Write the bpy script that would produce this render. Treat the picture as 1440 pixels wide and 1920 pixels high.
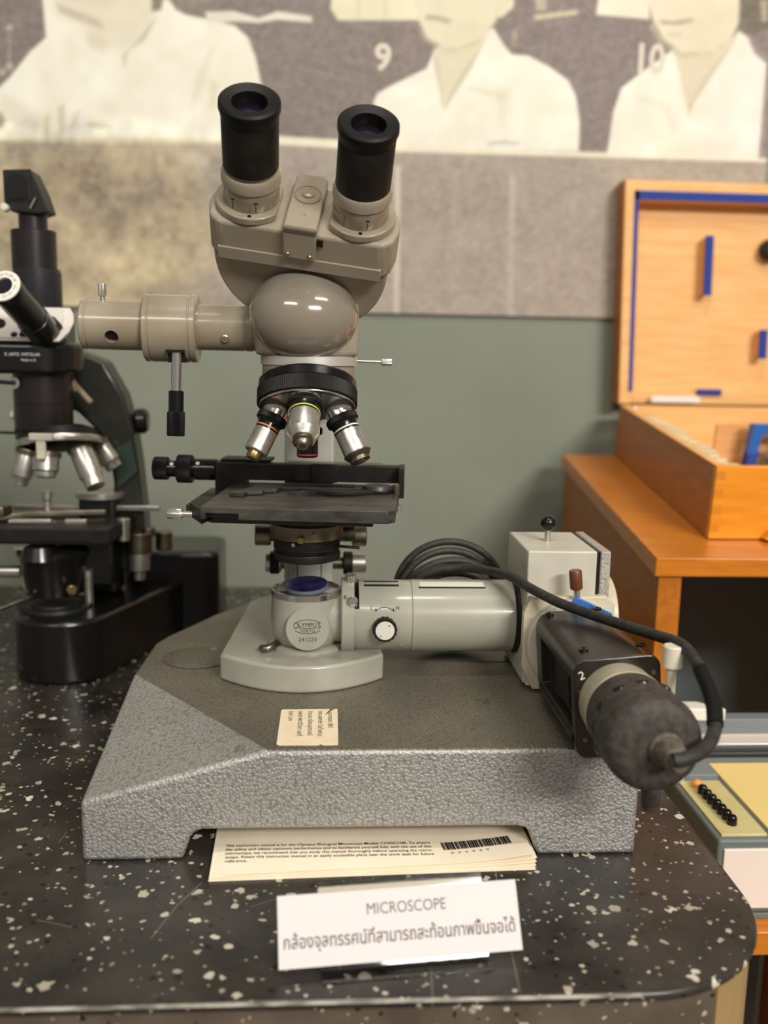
import bpy, bmesh, math, random
import numpy as np
from mathutils import Vector, Matrix
sc = bpy.context.scene
for o in list(bpy.data.objects): bpy.data.objects.remove(o)
S = 0.00078            # one drawing unit in metres
COL = sc.collection
R_ = math.radians

# ------------------------------------------------------------------ camera
cam_d = bpy.data.cameras.new('camera'); cam = bpy.data.objects.new('camera', cam_d); COL.objects.link(cam)
sc.camera = cam
PITCH, YAW, ROLL, CAMZ = R_(9.76), R_(3.7), 0.02, 363.5
fw = Vector((math.sin(YAW)*math.cos(PITCH), math.cos(YAW)*math.cos(PITCH), -math.sin(PITCH)))
r0 = Vector((math.cos(YAW), -math.sin(YAW), 0)); u0 = r0.cross(fw)
rr = r0*math.cos(ROLL)+u0*math.sin(ROLL); uu = u0*math.cos(ROLL)-r0*math.sin(ROLL)
m = Matrix.Identity(4)
for i in range(3): m[i][0], m[i][1], m[i][2] = rr[i], uu[i], -fw[i]
m.translation = Vector((0, -640, CAMZ))*S
cam.matrix_world = m
cam_d.sensor_fit = 'VERTICAL'; cam_d.sensor_height = 36; cam_d.sensor_width = 27; cam_d.lens = 33.75
cam_d.clip_start = 0.02
cam_d.dof.use_dof = True; cam_d.dof.focus_distance = 755*S; cam_d.dof.aperture_fstop = 5.2

# ------------------------------------------------------------------ light
sc.view_settings.view_transform = 'Standard'; sc.view_settings.look = 'None'
sc.view_settings.gamma = 1; sc.view_settings.use_curve_mapping = False
sc.view_settings.exposure = 0.12
w = bpy.data.worlds.new('room_light'); sc.world = w; w.use_nodes = True
w.node_tree.nodes['Background'].inputs[0].default_value = (1, 0.93, 0.84, 1)
w.node_tree.nodes['Background'].inputs[1].default_value = 0.19
def area(name, loc, target, sx, sy, power, color=(1, .93, .82)):
    l = bpy.data.lights.new(name, 'AREA'); l.shape = 'RECTANGLE'; l.size = sx; l.size_y = sy
    l.energy = power; l.color = color
    o = bpy.data.objects.new(name, l); COL.objects.link(o); o.location = loc
    o.rotation_euler = (Vector(target)-Vector(loc)).to_track_quat('-Z', 'Y').to_euler()
# ceiling fittings of the exhibition room (metres): the row in front of the wall and the rows behind the viewer
area('ceiling_strip_far', (1.5, -3.1, 1.85), (.15, .5, .2), 1.3, .35, 106, (1, .965, .91))
area('ceiling_strip_left', (-1.0, -2.2, 1.9), (0, .5, .2), 1.2, .3, 17, (1, .965, .91))
area('ceiling_strip_over', (0.05, -0.42, 1.8), (0, .2, .1), .5, .12, 8, (1, .93, .82))
area('ceiling_strip_right', (1.1, -0.9, 1.8), (.4, .6, .1), .8, .2, 9, (1, .92, .78))

# ------------------------------------------------------------------ materials
def lin(h):
    if isinstance(h, str): h = tuple(int(h[i:i+2], 16) for i in (0, 2, 4))
    c = [x/255 for x in h]
    return tuple((x/12.92 if x <= .04045 else ((x+.055)/1.055)**2.4) for x in c)+(1,)
def M(name, rgb, rough=.5, metal=0.0, bump=None, vary=None, coat=0, trans=0, ior=1.45, spec=None):
    m = bpy.data.materials.new(name); m.use_nodes = True
    nt = m.node_tree; b = nt.nodes['Principled BSDF']
    b.inputs['Base Color'].default_value = lin(rgb); b.inputs['Roughness'].default_value = rough
    b.inputs['Metallic'].default_value = metal; b.inputs['IOR'].default_value = ior
    b.inputs['Coat Weight'].default_value = coat; b.inputs['Coat Roughness'].default_value = .08
    b.inputs['Transmission Weight'].default_value = trans
    if spec is not None: b.inputs['Specular IOR Level'].default_value = spec
    tc = nt.nodes.new('ShaderNodeTexCoord'); mp = nt.nodes.new('ShaderNodeMapping')
    mp.inputs['Scale'].default_value = (1/S,)*3
    nt.links.new(tc.outputs['Object'], mp.inputs[0])
    if vary:   # (scale in units, other colour, stretch)
        other, size, stretch = vary
        mp2 = nt.nodes.new('ShaderNodeMapping'); mp2.inputs['Scale'].default_value = [1/(size*s) for s in stretch]
        nt.links.new(mp.outputs[0], mp2.inputs[0])
        n = nt.nodes.new('ShaderNodeTexNoise'); n.inputs['Scale'].default_value = 1; n.inputs['Detail'].default_value = 4
        nt.links.new(mp2.outputs[0], n.inputs['Vector'])
        rp = nt.nodes.new('ShaderNodeValToRGB'); rp.color_ramp.elements[0].position = .36; rp.color_ramp.elements[1].position = .66
        rp.color_ramp.elements[0].color = lin(rgb); rp.color_ramp.elements[1].color = lin(other)
        nt.links.new(n.outputs['Fac'], rp.inputs[0]); nt.links.new(rp.outputs[0], b.inputs['Base Color'])
    if bump:
        size, strength, dist = bump
        n = nt.nodes.new('ShaderNodeTexNoise'); n.inputs['Scale'].default_value = 1/size
        n.inputs['Detail'].default_value = 2
        nt.links.new(mp.outputs[0], n.inputs['Vector'])
        bp = nt.nodes.new('ShaderNodeBump'); bp.inputs['Strength'].default_value = strength; bp.inputs['Distance'].default_value = dist*S
        nt.links.new(n.outputs['Fac'], bp.inputs['Height']); nt.links.new(bp.outputs[0], b.inputs['Normal'])
    return m
def hammer(name, c1, c2, size=2.2, rough=.5, strength=.55, metal=.8, stain=None):
    m = M(name, c1, rough, metal); nt = m.node_tree; b = nt.nodes['Principled BSDF']; mp = nt.nodes['Mapping']; L = nt.links.new
    n0 = nt.nodes.new('ShaderNodeTexNoise'); n0.inputs['Scale'].default_value = .42
    mix = nt.nodes.new('ShaderNodeVectorMath'); mix.operation = 'MULTIPLY_ADD'; mix.inputs[1].default_value = (size*1.5,)*3
    L(mp.outputs[0], n0.inputs['Vector']); L(n0.outputs['Color'], mix.inputs[0]); L(mp.outputs[0], mix.inputs[2])
    v = nt.nodes.new('ShaderNodeTexVoronoi'); v.feature = 'SMOOTH_F1'; v.inputs['Scale'].default_value = 1/size; v.inputs['Smoothness'].default_value = .35
    L(mix.outputs[0], v.inputs['Vector'])
    bp = nt.nodes.new('ShaderNodeBump'); bp.inputs['Strength'].default_value = strength; bp.inputs['Distance'].default_value = 1.1*S; bp.invert = True
    L(v.outputs['Distance'], bp.inputs['Height']); L(bp.outputs[0], b.inputs['Normal'])
    n1 = nt.nodes.new('ShaderNodeTexNoise'); n1.inputs['Scale'].default_value = .02; n1.inputs['Detail'].default_value = 5
    L(mp.outputs[0], n1.inputs['Vector'])
    rp = nt.nodes.new('ShaderNodeValToRGB'); rp.color_ramp.elements[0].color = lin(c1); rp.color_ramp.elements[1].color = lin(c2)
    rp.color_ramp.elements[0].position = .38; rp.color_ramp.elements[1].position = .68
    L(n1.outputs['Fac'], rp.inputs[0])
    vr = nt.nodes.new('ShaderNodeValToRGB'); vr.color_ramp.elements[0].position = .35; vr.color_ramp.elements[0].color = (1, 1, 1, 1)
    vr.color_ramp.elements[1].position = .85; vr.color_ramp.elements[1].color = (.62, .61, .60, 1); L(v.outputs['Distance'], vr.inputs[0])
    mu = nt.nodes.new('ShaderNodeMix'); mu.data_type = 'RGBA'; mu.blend_type = 'MULTIPLY'; mu.inputs[0].default_value = 1
    L(rp.outputs[0], mu.inputs[6]); L(vr.outputs[0], mu.inputs[7]); col = mu.outputs[2]
    if stain:      # brownish spill marks
        n2 = nt.nodes.new('ShaderNodeTexNoise'); n2.inputs['Scale'].default_value = .035; n2.inputs['Detail'].default_value = 7; n2.inputs['Roughness'].default_value = .62
        L(mp.outputs[0], n2.inputs['Vector'])
        sr = nt.nodes.new('ShaderNodeValToRGB'); sr.color_ramp.elements[0].position = .665; sr.color_ramp.elements[0].color = (0, 0, 0, 1)
        sr.color_ramp.elements[1].position = .70; sr.color_ramp.elements[1].color = (.6, .6, .6, 1); L(n2.outputs['Fac'], sr.inputs[0])
        ms = nt.nodes.new('ShaderNodeMix'); ms.data_type = 'RGBA'; L(sr.outputs[0], ms.inputs[0]); L(col, ms.inputs[6]); ms.inputs[7].default_value = lin(stain); col = ms.outputs[2]
    L(col, b.inputs['Base Color'])
    return m
def terrazzo(name, base1, base2, scratches=()):
    m = M(name, base1, .22); nt = m.node_tree; b = nt.nodes['Principled BSDF']; mp = nt.nodes['Mapping']; L = nt.links.new
    b.inputs['Specular IOR Level'].default_value = .5
    n = nt.nodes.new('ShaderNodeTexNoise'); n.inputs['Scale'].default_value = .022; n.inputs['Detail'].default_value = 6
    L(mp.outputs[0], n.inputs['Vector'])
    rp = nt.nodes.new('ShaderNodeValToRGB'); rp.color_ramp.elements[0].color = lin(base1); rp.color_ramp.elements[1].color = lin(base2)
    rp.color_ramp.elements[0].position = .35; rp.color_ramp.elements[1].position = .7
    L(n.outputs['Fac'], rp.inputs[0]); col = rp.outputs[0]
    nd = nt.nodes.new('ShaderNodeTexNoise'); nd.inputs['Scale'].default_value = .16
    L(mp.outputs[0], nd.inputs['Vector'])
    for size, keep, rad, c0, c1, seed in ((7, .40, .36, '171513', '25221f', 90), (5, .60, .36, '857d6e', 'c4bba6', 150), (9, .60, .36, '968d7a', 'd2cab6', 0), (13, .62, .33, 'aaa18c', 'e2dbc5', 40)):
        ad = nt.nodes.new('ShaderNodeVectorMath'); ad.operation = 'MULTIPLY_ADD'; ad.inputs[1].default_value = (size*.75,)*3
        L(nd.outputs['Color'], ad.inputs[0]); L(mp.outputs[0], ad.inputs[2])
        of = nt.nodes.new('ShaderNodeVectorMath'); of.inputs[1].default_value = (seed, seed*.7, seed*.3); L(ad.outputs[0], of.inputs[0])
        v = nt.nodes.new('ShaderNodeTexVoronoi'); v.inputs['Scale'].default_value = 1/size; v.distance = 'EUCLIDEAN'
        L(of.outputs[0], v.inputs['Vector'])
        sp = nt.nodes.new('ShaderNodeSeparateColor'); L(v.outputs['Color'], sp.inputs[0])
        # threshold varies per cell: only some cells hold a chip
        mr = nt.nodes.new('ShaderNodeMapRange'); mr.inputs['From Min'].default_value = keep; mr.inputs['From Max'].default_value = 1
        mr.inputs['To Min'].default_value = 0; mr.inputs['To Max'].default_value = rad; L(sp.outputs[0], mr.inputs['Value'])
        lt = nt.nodes.new('ShaderNodeMath'); lt.operation = 'LESS_THAN'; L(v.outputs['Distance'], lt.inputs[0]); L(mr.outputs[0], lt.inputs[1])
        cm = nt.nodes.new('ShaderNodeMix'); cm.data_type = 'RGBA'; cm.inputs[6].default_value = lin(c0); cm.inputs[7].default_value = lin(c1); L(sp.outputs[1], cm.inputs[0])
        mx = nt.nodes.new('ShaderNodeMix'); mx.data_type = 'RGBA'; L(lt.outputs[0], mx.inputs[0]); L(col, mx.inputs[6]); L(cm.outputs[2], mx.inputs[7])
        col = mx.outputs[2]
    for cx, cy, hl, ang in scratches:      # fine scratches, each a short straight line
        mq = nt.nodes.new('ShaderNodeMapping'); mq.vector_type = 'TEXTURE'
        mq.inputs['Location'].default_value = (cx+150, cy-300, 0); mq.inputs['Rotation'].default_value = (0, 0, R_(ang)); L(mp.outputs[0], mq.inputs[0])
        sx_ = nt.nodes.new('ShaderNodeSeparateXYZ'); L(mq.outputs[0], sx_.inputs[0])
        fl_ = []
        for k_, lim in ((0, hl), (1, .22)):
            ab = nt.nodes.new('ShaderNodeMath'); ab.operation = 'ABSOLUTE'; L(sx_.outputs[k_], ab.inputs[0])
            le = nt.nodes.new('ShaderNodeMath'); le.operation = 'LESS_THAN'; le.inputs[1].default_value = lim; L(ab.outputs[0], le.inputs[0]); fl_.append(le)
        an = nt.nodes.new('ShaderNodeMath'); an.operation = 'MULTIPLY'; L(fl_[0].outputs[0], an.inputs[0]); L(fl_[1].outputs[0], an.inputs[1])
        sm = nt.nodes.new('ShaderNodeMath'); sm.operation = 'MULTIPLY'; sm.inputs[1].default_value = .45; L(an.outputs[0], sm.inputs[0])
        mx = nt.nodes.new('ShaderNodeMix'); mx.data_type = 'RGBA'; L(sm.outputs[0], mx.inputs[0]); L(col, mx.inputs[6]); mx.inputs[7].default_value = lin('b5ac9b'); col = mx.outputs[2]
    L(col, b.inputs['Base Color'])
    nr = nt.nodes.new('ShaderNodeTexNoise'); nr.inputs['Scale'].default_value = .05; nr.inputs['Detail'].default_value = 6; L(mp.outputs[0], nr.inputs['Vector'])
    mr = nt.nodes.new('ShaderNodeMapRange'); mr.inputs['To Min'].default_value = .14; mr.inputs['To Max'].default_value = .4; L(nr.outputs['Fac'], mr.inputs['Value']); L(mr.outputs[0], b.inputs['Roughness'])
    return m

W_GREEN = M('wall_green_paint', '858a7b', .7, vary=('7e8374', 240, (1, 1, 1)))
FLOORM = M('floor_tiles', '7a6a58', .5, vary=('6c5d4d', 60, (1, 1, 1)))
TERR = terrazzo('terrazzo', '282523', '403a34', ((-98.6, -75.2, 17.8, 73.4), (-87.0, -44.0, 15.5, 65.1), (28.1, -26.8, 9.5, -94.3), (37.2, -29.7, 12.1, -94.6), (68.5, -24.4, 14.5, -97.0), (71.5, -19.7, 11.2, -95.7), (124.1, -22.3, 18.2, -96.5), (65.5, -141.6, 15.3, -94.0), (116.7, -129.8, 19.8, -93.4), (-167.0, -74.4, 12.5, -18.9), (-190.5, 34.4, 7.9, 83.8), (-29.4, -51.3, 17.6, 28.2)))
TERRF = terrazzo('terrazzo_edge', '54493e', '6b5f52')
TAN = M('cabinet_lit_tan', 'b59868', .5, vary=('a5885a', 40, (1, 1, 4)))  # tan tone puts the light on the bench side into the colour
HAM = hammer('hammertone_grey', 'bebcb7', 'c7c4be', rough=.6, stain='6d6152')
HAMT = hammer('hammertone_brown_top', '8d877b', '98917f', size=1.8, strength=.35, rough=.45, metal=.7, stain='5e5446')
HAM2 = hammer('hammertone_light', 'a9a49b', 'b8b3a9', size=1.7, strength=.3, metal=.1)
FOOT = M('foot_enamel', 'a4a296', .26, coat=.35, vary=('9c998b', 30, (1, 1, 1)))
TUBEM = M('illuminator_enamel', '9f9d8f', .28, coat=.35, vary=('a6a495', 40, (1, 1, 1)))
BEIGE = M('beige_enamel', '9f9481', .26, coat=.45, vary=('92856f', 45, (1, 1, 1)))
BEIGE2 = M('beige_enamel_dull', '9f9484', .42, vary=('998d79', 50, (1, 1, 1)))
DOME = M('dome_enamel', '8b8275', .14, coat=.8, vary=('867c6d', 40, (1, 1, 1)))
PALE = M('pale_box_enamel', 'c4bfb0', .38, bump=(.8, .2, .3), vary=('bab4a4', 30, (1, 1, 1)))
CREAM = M('cream_enamel', 'c9c1a8', .35, vary=('bfb69b', 20, (1, 1, 1)))
BLK = M('black_enamel', '131210', .28, coat=.3)
BLKM = M('black_matte', '161412', .48, vary=('211e1a', 14, (1, 1, 1)), spec=.35)
BLKP = M('black_plastic', '100f0f', .22)
RUB = M('black_rubber', '110f0e', .5, spec=.3)
CORDM = M('cord_rubber', '262422', .55, vary=('35322e', 5, (1, 1, 1)))
GRIPM = M('dusty_grip', '4f473e', .6, vary=('6a6155', 5, (1, 1, 1)))
STAGEM = M('stage_black', '2d2a27', .4, vary=('4b4741', 9, (3, 1, 1)), bump=(1.2, .12, .2))
HOUSE = M('lamphouse_black', '211d1a', .3, vary=('2c2723', 30, (1, 1, 1)))
HOUSEP = M('lamphouse_front', '211c18', .2, coat=.4)
DUSTY = M('dusty_bakelite', '342e2a', .6, vary=('4b443d', 5, (1, 1, 1)), bump=(1, .3, .3))
CHROME = M('chrome', 'e4e1da', .16, .95)
STEEL = M('brushed_steel', 'd6d2ca', .33, .9, vary=('c2beb4', 4, (6, 1, 1)))
DULLM = M('dull_nickel', '8f8676', .38, 1.0, vary=('7a715f', 10, (1, 1, 1)))
BRASS = M('brass', 'b59c70', .32, 1.0)
WHITEP = M('white_paint', 'e9e5da', .5)
CREAMP = M('cream_plastic', 'd8d0bd', .45)
INK = M('printing_ink', '1d1b19', .6)
INKG = M('grey_ink', '7d7a78', .7)
WINK = M('white_lettering', 'e8e4da', .5)
REDM = M('red_paint', 'b83a2c', .4)
YELM = M('yellow_ring', 'c9cf52', .4)
ORGM = M('orange_ring', 'd9803c', .4)
WHM = M('pale_ring', 'dfe0cf', .4)
BLUEG = M('blue_filter_glass', '110f3c', .2, vary=('2b2c55', 12, (1, 1, 1)), coat=.2)
FROST = M('frosted_edge', '6f7480', .5)
LENS = M('lens_glass', '14121e', .05, coat=1.0)
CLEAR = M('clear_glass', 'f2f4f0', .03, trans=1.0, ior=1.48)
ACRYL = M('clear_acrylic', 'eef0f0', .04, trans=1.0, ior=1.49)
BLUEM = M('blue_enamel', '2c62b0', .3)
BROWNP = M('brown_plastic', '6b3b24', .35)
PAPER = M('white_card', 'dfd6d4', .8, bump=(.5, .08, .2))
MANUALM = M('manual_paper', 'fdf1d8', .7, vary=('f8ead0', 40, (1, 1, 1)))
LABELM = M('label_paper', 'efdfc2', .75, vary=('e8d4b2', 14, (1, 1, 1)))
WOOD = M('orange_wood', 'cd7c22', .34, vary=('bd6c18', 7, (9, 1, 1)), coat=.2)
WOODS = M('orange_wood_shaded', 'b46917', .4, vary=('a45c10', 9, (1, 9, 1)), coat=.1)  # darker copy of the wood: shade of the side faces put into the colour
CASEM = M('case_varnish', 'e89420', .32, vary=('dc8618', 6, (10, 8, 1)), coat=.25)
PLY = M('case_plywood', 'f0bd7c', .55, vary=('e6ae69', 10, (8, 1, 1)))
FELT = M('blue_felt', '2c4390', .9, bump=(.7, .3, .4))
CORK = M('tan_foam', 'dcc59b', .85, bump=(1.2, .5, .6))
BOXB = M('device_beige', 'd6c88e', .5, vary=('cfc085', 30, (1, 1, 1)))
YELT = M('yellow_panel', 'f2d58a', .5)
DEVG = M('device_grey', '6b7370', .45)
DEVW = M('device_white', 'f0dfd2', .55)
ALU = M('aluminium', 'b9b7b4', .32, 1.0)
ALUG = M('grey_rail', '7c8388', .5)

# ------------------------------------------------------------------ geometry (drawing units)
BASE = {}
def merge(*gs):
    V, F = [], []
    for g in gs:
        n = len(V); V += list(g[0]); F += [tuple(i+n for i in f) for f in g[1]]
    return V, F
def frame(d, ref=None):
    d = Vector(d).normalized(); ref = Vector(ref) if ref else (Vector((0, 0, 1)) if abs(d.z) < .9 else Vector((1, 0, 0)))
    a = ref.cross(d)
    if a.length < 1e-6: a = Vector((0, 1, 0)).cross(d)
    a.normalize(); return a, d.cross(a), d
def lathe(prof, o, d=(0, 0, 1), seg=48, knurl=None, kn=2, ref=None, arc=None):
    """profile (radius, height) turned about the axis d through o; knurl=(h0,h1,depth) cuts ridges there"""
    a, b, d = frame(d, ref); o = Vector(o); V, rings = [], []
    pr = []
    for i, (r, h) in enumerate(prof):
        pr.append((r, h))
        if knurl is None and False: pass
    for r, h in pr:
        if r <= 1e-6:
            rings.append([len(V)]); V.append(o+d*h); continue
        ring = []
        for k in range(seg):
            t = 2*math.pi*k/seg; q = r
            if knurl and knurl[0]-1e-6 <= h <= knurl[1]+1e-6 and (k//kn) % 2: q = r-knurl[2]
            ring.append(len(V)); V.append(o+a*(q*math.cos(t))+b*(q*math.sin(t))+d*h)
        rings.append(ring)
    F = []
    for A, B in zip(rings, rings[1:]):
        if len(A) == 1 and len(B) == 1: continue
        for k in range(seg):
            j = (k+1) % seg
            if len(A) == 1: F.append((A[0], B[j], B[k]))
            elif len(B) == 1: F.append((A[k], A[j], B[0]))
            else: F.append((A[k], A[j], B[j], B[k]))
    if len(rings[0]) > 1 and len(rings[-1]) > 1 and pr[0] != pr[-1]:
        F.append(tuple(reversed(rings[0]))); F.append(tuple(rings[-1]))
    return V, F
def cyl(o, d, r, h0, h1, seg=32, ch=0, knurl=None, kn=2):
    """a cylinder with chamfered ends between distances h0..h1 along d"""
    if ch: p = [(0, h0), (r-ch, h0), (r, h0+ch), (r, h1-ch), (r-ch, h1), (0, h1)]
    else: p = [(0, h0), (r, h0), (r, h1), (0, h1)]
    kk = (h0+ch, h1-ch, knurl) if knurl else None
    return lathe(p, o, d, seg, kk, kn)
def rod(p, q, r, seg=16, ch=0):
    p, q = Vector(p), Vector(q); return cyl(p, q-p, r, 0, (q-p).length, seg, ch)
def prism(poly, o, u, v, h0, h1):
    """polygon (a,b) on the axes u,v at o, extruded h0..h1 along u x v"""
    o, u, v = Vector(o), Vector(u), Vector(v); n = u.cross(v).normalized()
    N = len(poly); V = [o+u*a+v*b+n*h0 for a, b in poly]+[o+u*a+v*b+n*h1 for a, b in poly]
    F = [tuple(reversed(range(N))), tuple(range(N, 2*N))]+[(i, (i+1) % N, N+(i+1) % N, N+i) for i in range(N)]
    return V, F
def flat(poly, z0, z1): return prism(poly, (0, 0, 0), (1, 0, 0), (0, 1, 0), z0, z1)
def box(x0, x1, y0, y1, z0, z1): return flat([(x0, y0), (x1, y0), (x1, y1), (x0, y1)], z0, z1)
def obox(o, ax, ay, az, x0, x1, y0, y1, z0, z1):
    o, ax, ay, az = Vector(o), Vector(ax), Vector(ay), Vector(az)
    V = [o+ax*x+ay*y+az*z for z in (z0, z1) for x, y in ((x0, y0), (x1, y0), (x1, y1), (x0, y1))]
    return V, [(3, 2, 1, 0), (4, 5, 6, 7), (0, 1, 5, 4), (1, 2, 6, 5), (2, 3, 7, 6), (3, 0, 4, 7)]
def rrect(x0, x1, y0, y1, r, n=6):
    P = []
    for cx, cy, t in ((x1-r, y0+r, -90), (x1-r, y1-r, 0), (x0+r, y1-r, 90), (x0+r, y0+r, 180)):
        for k in range(n+1): a = R_(t+90*k/n); P.append((cx+r*math.cos(a), cy+r*math.sin(a)))
    return P
def circ(cx, cy, r, n=40, t0=0, t1=360):
    full = abs(t1-t0) >= 360; N = n if full else n+1
    return [(cx+r*math.cos(R_(t0+(t1-t0)*k/n)), cy+r*math.sin(R_(t0+(t1-t0)*k/n))) for k in range(N)]
def spline(pts, n=10, closed=False):
    P = [Vector(p) for p in pts]; out = []; N = len(P)
    for i in range(N if closed else N-1):
        g = (lambda k: P[k % N]) if closed else (lambda k: P[max(0, min(N-1, k))])
        p0, p1, p2, p3 = g(i-1), g(i), g(i+1), g(i+2)
        for k in range(n):
            t = k/n
            out.append(.5*((2*p1)+(p2-p0)*t+(2*p0-5*p1+4*p2-p3)*t*t+(3*p1-p0-3*p2+p3)*t**3))
    if not closed: out.append(P[-1])
    return out
def tube(pts, r, seg=12, n=10, smooth=True):
    P = spline(pts, n) if smooth else [Vector(p) for p in pts]
    V, F = [], []; nrm = None; N = len(P)
    for i, p in enumerate(P):
        t = (P[min(i+1, N-1)]-P[max(i-1, 0)]).normalized()
        if nrm is None: nrm = t.orthogonal().normalized()
        nrm = (nrm-t*nrm.dot(t)).normalized(); b = t.cross(nrm)
        q = r(i/(N-1)) if callable(r) else r
        V += [p+nrm*(q*math.cos(2*math.pi*k/seg))+b*(q*math.sin(2*math.pi*k/seg)) for k in range(seg)]
    for i in range(N-1):
        for k in range(seg):
            j = (k+1) % seg; F.append((i*seg+k, i*seg+j, (i+1)*seg+j, (i+1)*seg+k))
    F.append(tuple(reversed(range(seg)))); F.append(tuple(range((N-1)*seg, N*seg)))
    return V, F
def ellipsoid(c, ax, ay, az, seg=40, rings=20, cut=-1.0):
    c, ax, ay, az = Vector(c), Vector(ax), Vector(ay), Vector(az); V = [c+az]; F = []
    t1 = math.acos(max(-1, cut))
    for i in range(1, rings+1):
        t = t1*i/rings
        V += [c+az*math.cos(t)+(ax*math.cos(2*math.pi*k/seg)+ay*math.sin(2*math.pi*k/seg))*math.sin(t) for k in range(seg)]
    for k in range(seg): F.append((0, 1+k, 1+(k+1) % seg))
    for i in range(rings-1):
        for k in range(seg):
            a = 1+i*seg; F.append((a+k, a+seg+k, a+seg+(k+1) % seg, a+(k+1) % seg))
    F.append(tuple(1+(rings-1)*seg+k for k in range(seg)))
    return V, F

def mesh_obj(name, geo, mat, parent=None, base=None, angle=32, bevel=0, bseg=3, label=None):
    base = BASE[parent.name] if parent else Vector(base if base is not None else (0, 0, 0))
    me = bpy.data.meshes.new(name); me.from_pydata([(Vector(v)-base)*S for v in geo[0]], [], geo[1])
    bm = bmesh.new(); bm.from_mesh(me); bmesh.ops.recalc_face_normals(bm, faces=bm.faces); bm.to_mesh(me); bm.free()
    me.polygons.foreach_set('use_smooth', [True]*len(me.polygons)); me.set_sharp_from_angle(angle=R_(angle))
    me.materials.append(mat)
    o = bpy.data.objects.new(name, me); COL.objects.link(o)
    if parent: o.parent = parent
    else: o.location = base*S
    BASE[o.name] = base
    if bevel:
        b = o.modifiers.new('edge_bevel', 'BEVEL'); b.width = bevel*S; b.segments = bseg; b.limit_method = 'ANGLE'; b.angle_limit = R_(35)
        b.harden_normals = False
    if label: o['label'] = label
    return o
def cut(o, geo):
    """subtract a solid from a mesh for good"""
    base = BASE[o.name]
    me = bpy.data.meshes.new('cutter'); me.from_pydata([(Vector(v)-base)*S for v in geo[0]], [], geo[1])
    bm = bmesh.new(); bm.from_mesh(me); bmesh.ops.recalc_face_normals(bm, faces=bm.faces); bm.to_mesh(me); bm.free()
    c = bpy.data.objects.new('cutter', me); COL.objects.link(c); c.parent = o.parent; c.location = o.location
    mods = [(mm.name) for mm in o.modifiers]
    b = o.modifiers.new('cut', 'BOOLEAN'); b.object = c; b.operation = 'DIFFERENCE'; b.solver = 'EXACT'
    bev = [mm for mm in o.modifiers if mm.type == 'BEVEL']
    for mm in bev: mm.show_viewport = False
    bpy.context.view_layer.update()
    dg = bpy.context.evaluated_depsgraph_get(); new = bpy.data.meshes.new_from_object(o.evaluated_get(dg))
    o.modifiers.remove(b); o.data = new
    for mm in bev: mm.show_viewport = True
    bpy.data.objects.remove(c)
    new.polygons.foreach_set('use_smooth', [True]*len(new.polygons)); new.set_sharp_from_angle(angle=R_(32))
def text(name, s, size, o, u, v, mat, parent, ext=.12, align='CENTER', label=None, sx=1.0, bold=0.0):
    cu = bpy.data.curves.new('txt', 'FONT'); cu.body = s; cu.size = size; cu.offset = bold*size; cu.align_x = align; cu.resolution_u = 3
    t = bpy.data.objects.new('txt', cu); COL.objects.link(t); bpy.context.view_layer.update()
    dg = bpy.context.evaluated_depsgraph_get(); me = bpy.data.meshes.new_from_object(t.evaluated_get(dg))
    o, u, v = Vector(o), Vector(u).normalized(), Vector(v).normalized(); n = u.cross(v)
    V = [o+u*(p.co.x*sx)+v*p.co.y+n*ext for p in me.vertices]; F = [tuple(p.vertices) for p in me.polygons]
    bpy.data.objects.remove(t)
    ob = bpy.data.meshes.new(name); base = BASE[parent.name]
    ob.from_pydata([(p-base)*S for p in V], [], F); ob.materials.append(mat); bpy.data.meshes.remove(me)
    r = bpy.data.objects.new(name, ob); COL.objects.link(r); r.parent = parent; BASE[r.name] = base
    if label: r['label'] = label
    return r
def thing(name, label, cat, base, group=None):
    o = bpy.data.objects.new(name, None); COL.objects.link(o); o.empty_display_size = .02
    o.location = Vector(base)*S; BASE[o.name] = Vector(base); o['label'] = label; o['category'] = cat
    if group: o['group'] = group
    return o
def tag(o, label, cat, group=None):
    o['label'] = label; o['category'] = cat
    if group: o['group'] = group
    return o
def struct(o, label=None):
    o['kind'] = 'structure'
    if label: o['label'] = label
    return o
def screw(parent, o, d, r, mat=CHROME, name='screw', label=None, slot=True):
    g = lathe([(0, 0), (r, 0), (r, .8), (r*.8, 1.4), (0, 1.5)], o, d, 20)
    s = mesh_obj(name, g, mat, parent, label=label)
    return s
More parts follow.
